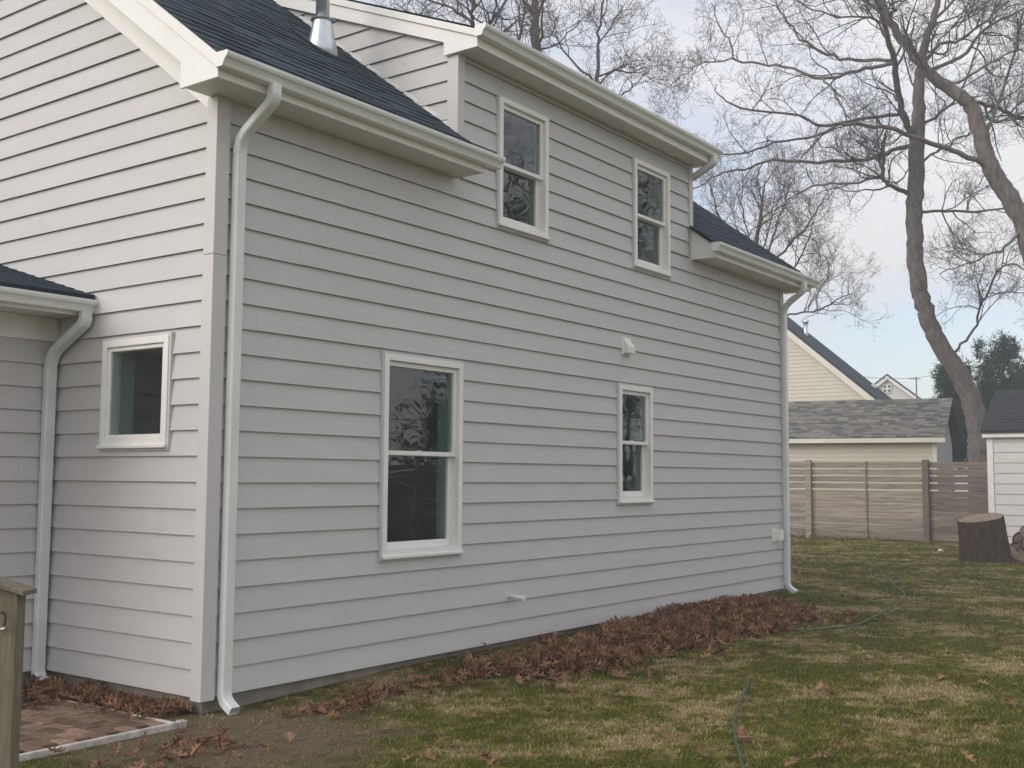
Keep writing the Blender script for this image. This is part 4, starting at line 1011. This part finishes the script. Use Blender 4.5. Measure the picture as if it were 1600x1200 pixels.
guided_tree('oak_tree', 'bare spreading tree behind the house showing above the dormer gutter',
    [(850,600,30),(850,420,28),(848,300,26),(845,200,24),(840,120,18),(838,60,14),(835,0,10),(830,-70,6)],
    [B_((846,230,16),(800,150,13),(765,80,11),(737,35,9),(742,0,8),(750,-60,5)), B_((770,85,9),(765,40,8),(785,10,6),(812,-30,4)),
     B_((845,190,14),(825,120,10),(812,70,8),(818,30,6),(820,-10,5)), B_((737,35,6),(705,15,5),(670,0,4),(640,-10,3)), B_((735,60,5),(700,45,4),(660,30,3),(620,8,2)),
     B_((848,260,14),(900,190,11),(930,140,9),(934,90,8),(936,50,6),(943,0,4)), B_((932,134,6),(905,105,5),(880,80,4),(866,50,3)),
     B_((933,120,5),(960,110,4),(985,115,3),(1005,105,2)), B_((935,70,4),(955,40,3),(975,10,2)), B_((818,72,5),(850,75,4),(880,60,3),(910,30,2)),
     B_((775,60,5),(800,40,4),(815,25,3)), B_((880,200,8),(935,170,6),(975,145,4),(995,128,2)), B_((745,10,6),(710,-20,4),(680,-40,3))],
    27, 45, (1.7, .85, .45, .26), (8, 5.6, 4.2, 2.9), 1, base=(b2.x, b2.y, GZ-.2))
b3 = dep(1165, 720, 34)
guided_tree('birch_tree', 'fine twigged reddish bare tree behind the right end of the roof',
    [(1165,640,14),(1168,560,12),(1172,480,10),(1178,410,8),(1185,360,6),(1190,320,4),(1196,285,2)],
    [B_((1172,470,6),(1150,400,5),(1130,350,4),(1115,310,3),(1105,280,2)), B_((1174,450,6),(1200,390,5),(1215,350,4),(1228,310,3),(1235,285,2)),
     B_((1176,440,6),(1225,390,5),(1255,360,4),(1275,330,3),(1290,310,2)), B_((1172,500,6),(1225,440,5),(1250,405,4),(1262,375,3),(1270,350,2)),
     B_((1180,400,4),(1165,350,3),(1155,310,2)), B_((1168,540,5),(1222,497,4.5),(1262,488,4),(1290,480,3.5),(1312,466,2.5),(1330,460,1.6)),
     B_((1262,488,2.5),(1280,450,2),(1300,430,1.5)), B_((1172,460,5),(1190,400,4),(1205,340,3),(1210,300,2))],
    34, 57, (1.7, .95, .55, .33), (11, 6, 4.2, 3), 1, mtw='twig_red', mbark='bark_grey', base=(b3.x, b3.y, GZ-.2), upw=.22)

# evergreens
def evergreen(name, label, base, H, lobes, seed, n, group=None):
    rs = np.random.default_rng(seed); root = thing(name, label, 'tree', base, group); base = np.array(base)
    MB().tube([(0, 0, -.2), (.05, 0, H*.4), (0, .05, H*.85)], [.16, .11, .03], 8).build('trunk', 'bark_grey', root, smooth=True)
    V = []; F = []; A = []; c = 0
    tot = sum(l[3]*l[4]*l[5] for l in lobes)
    for (cx, cy, cz, rx, ry, rz_) in lobes:
        m = int(n*rx*ry*rz_/tot); m = max(m, 60)
        d = rs.normal(size=(m, 3)); d /= np.linalg.norm(d, axis=1)[:, None]; rad = rs.random(m)**.45*(.72+.38*np.sin(d[:, 0]*5+seed)*np.sin(d[:, 2]*6+cz)+rs.normal(size=m)*.10)
        ctr = np.array([cx, cy, cz])+d*rad[:, None]*np.array([rx, ry, rz_]); shade = np.clip(rad, 0, 1)
        for i in range(m):
            # a spray of scale-leaved twigs
            o = d[i]*.6+np.array([0, 0, .5])+rs.normal(size=3)*.35; o /= np.linalg.norm(o); rv = rs.random()
            for k in range(5):
                v = o+rs.normal(size=3)*.55; v /= np.linalg.norm(v); l = rs.uniform(.10, .24); s_ = np.cross(v, rs.normal(size=3)); s_ /= np.linalg.norm(s_); s_ *= rs.uniform(.012, .028)
                p = ctr[i]+rs.normal(size=3)*.05
                V += [p-s_, p+s_, p+v*l+s_*.3]; F.append((c, c+1, c+2)); A += [rv]*3; c += 3
    npmesh('crown', np.array(V), F, 'needles', root, attr=A, kind='stuff'); return root
ED_ = 46
eb = dep(1560, 745, ED_); eb.z = GZ
s34 = ED_/FPX
def lobe(u, v, ru, rv, dd=0):
    p = dep(u, v, ED_+dd)-eb; return (p.x, p.y, p.z, ru*s34, ru*s34, rv*s34)
evergreen('juniper_tree', 'dark ragged evergreen behind the bare trunk, next to the shed roof', eb, 4.6,
   [lobe(1560, 640, 62, 80), lobe(1600, 610, 45, 70, 1), lobe(1565, 560, 34, 44), lobe(1540, 580, 22, 40, -.3), lobe(1530, 545, 9, 22, -.3), lobe(1570, 535, 14, 22, -.3), lobe(1545, 610, 30, 30, -.5), lobe(1584, 545, 10, 18, 0), lobe(1520, 680, 40, 50, .5), lobe(1555, 700, 60, 60)], 3, 9000)
eb2 = dep(1486, 745, 44); eb2.z = GZ
def lobe2(u, v, ru, rv, dd=0):
    p = dep(u, v, 44+dd)-eb2; s_ = 44/FPX; return (p.x, p.y, p.z, ru*s_, ru*s_, rv*s_)
evergreen('juniper_tree', 'smaller dark evergreen showing between the garage roof and the bare trunk', eb2, 3.6,
   [lobe2(1490, 650, 30, 80), lobe2(1482, 600, 24, 36), lobe2(1474, 585, 14, 28), lobe2(1500, 590, 22, 36), lobe2(1495, 700, 30, 50)], 9, 4500)

# what the window panes mirror: the far side of the lawn
plank_fence('plank_fence', 'plank fence along the other side of the lawn, mirrored in the tall window', (9.5, -12.2), (24.2, -13.4), 6, 1.9, 3, tone=('fence_wood_dark',))
def copy_tree(o, parent=None):
    c = o.copy(); COL.objects.link(c); c.parent = parent
    for ch in o.children: copy_tree(ch, c)
    return c
for (x, y, rz, lab) in ((19, -17, 2.0, 'bare tree across the lawn mirrored in the tall lower window'), (28, -15.5, 3.4, 'bare tree across the lawn mirrored in the upper window by the eave'), (37, -17, 4.9, 'bare tree across the lawn mirrored in the upper window near the far gable')):
    c = copy_tree(oak); c.location = (x, y, GZ); c.rotation_euler = (0, 0, rz); c['label'] = lab; c['group'] = 'mirrored trees'
for i, (x, y, h) in enumerate(((24, -17.5, 7), (27, -17.5, 15), (38, -19, 17))):
    evergreen('juniper_tree', ['broad evergreen mirrored in the tall lower window', 'tall evergreen mirrored in the upper window by the eave', 'tall evergreen mirrored in the upper window near the far gable'][i], (x, y, GZ), h,
       [(0, 0, h*.35, 2.6, 2.6, h*.35), (.3, .2, h*.7, 1.7, 1.7, h*.28), (-.9, .4, h*.5, 1.6, 1.6, h*.22), (1.0, -.6, h*.45, 1.5, 1.5, h*.22)], 20+i, 2600, 'mirrored trees')

# ------------------------------------------------------------------ thin haze volume, added in place of lens glare
hm = bpy.data.materials.new('haze'); hm.use_nodes = True; t = hm.node_tree; t.nodes.clear()
ho = t.nodes.new('ShaderNodeOutputMaterial'); hv = t.nodes.new('ShaderNodeVolumePrincipled'); hv.inputs['Density'].default_value = .0036; hv.inputs['Color'].default_value = (.86, .9, .96, 1)
t.links.new(hv.outputs[0], ho.inputs['Volume']); MAT['haze'] = hm
hz = MB().box((-60, -60, -1.5), (130, 90, 26)).build('haze', 'haze'); hz['kind'] = 'stuff'; tag(hz, 'thin pale haze added over the yard in place of lens glare', 'haze')
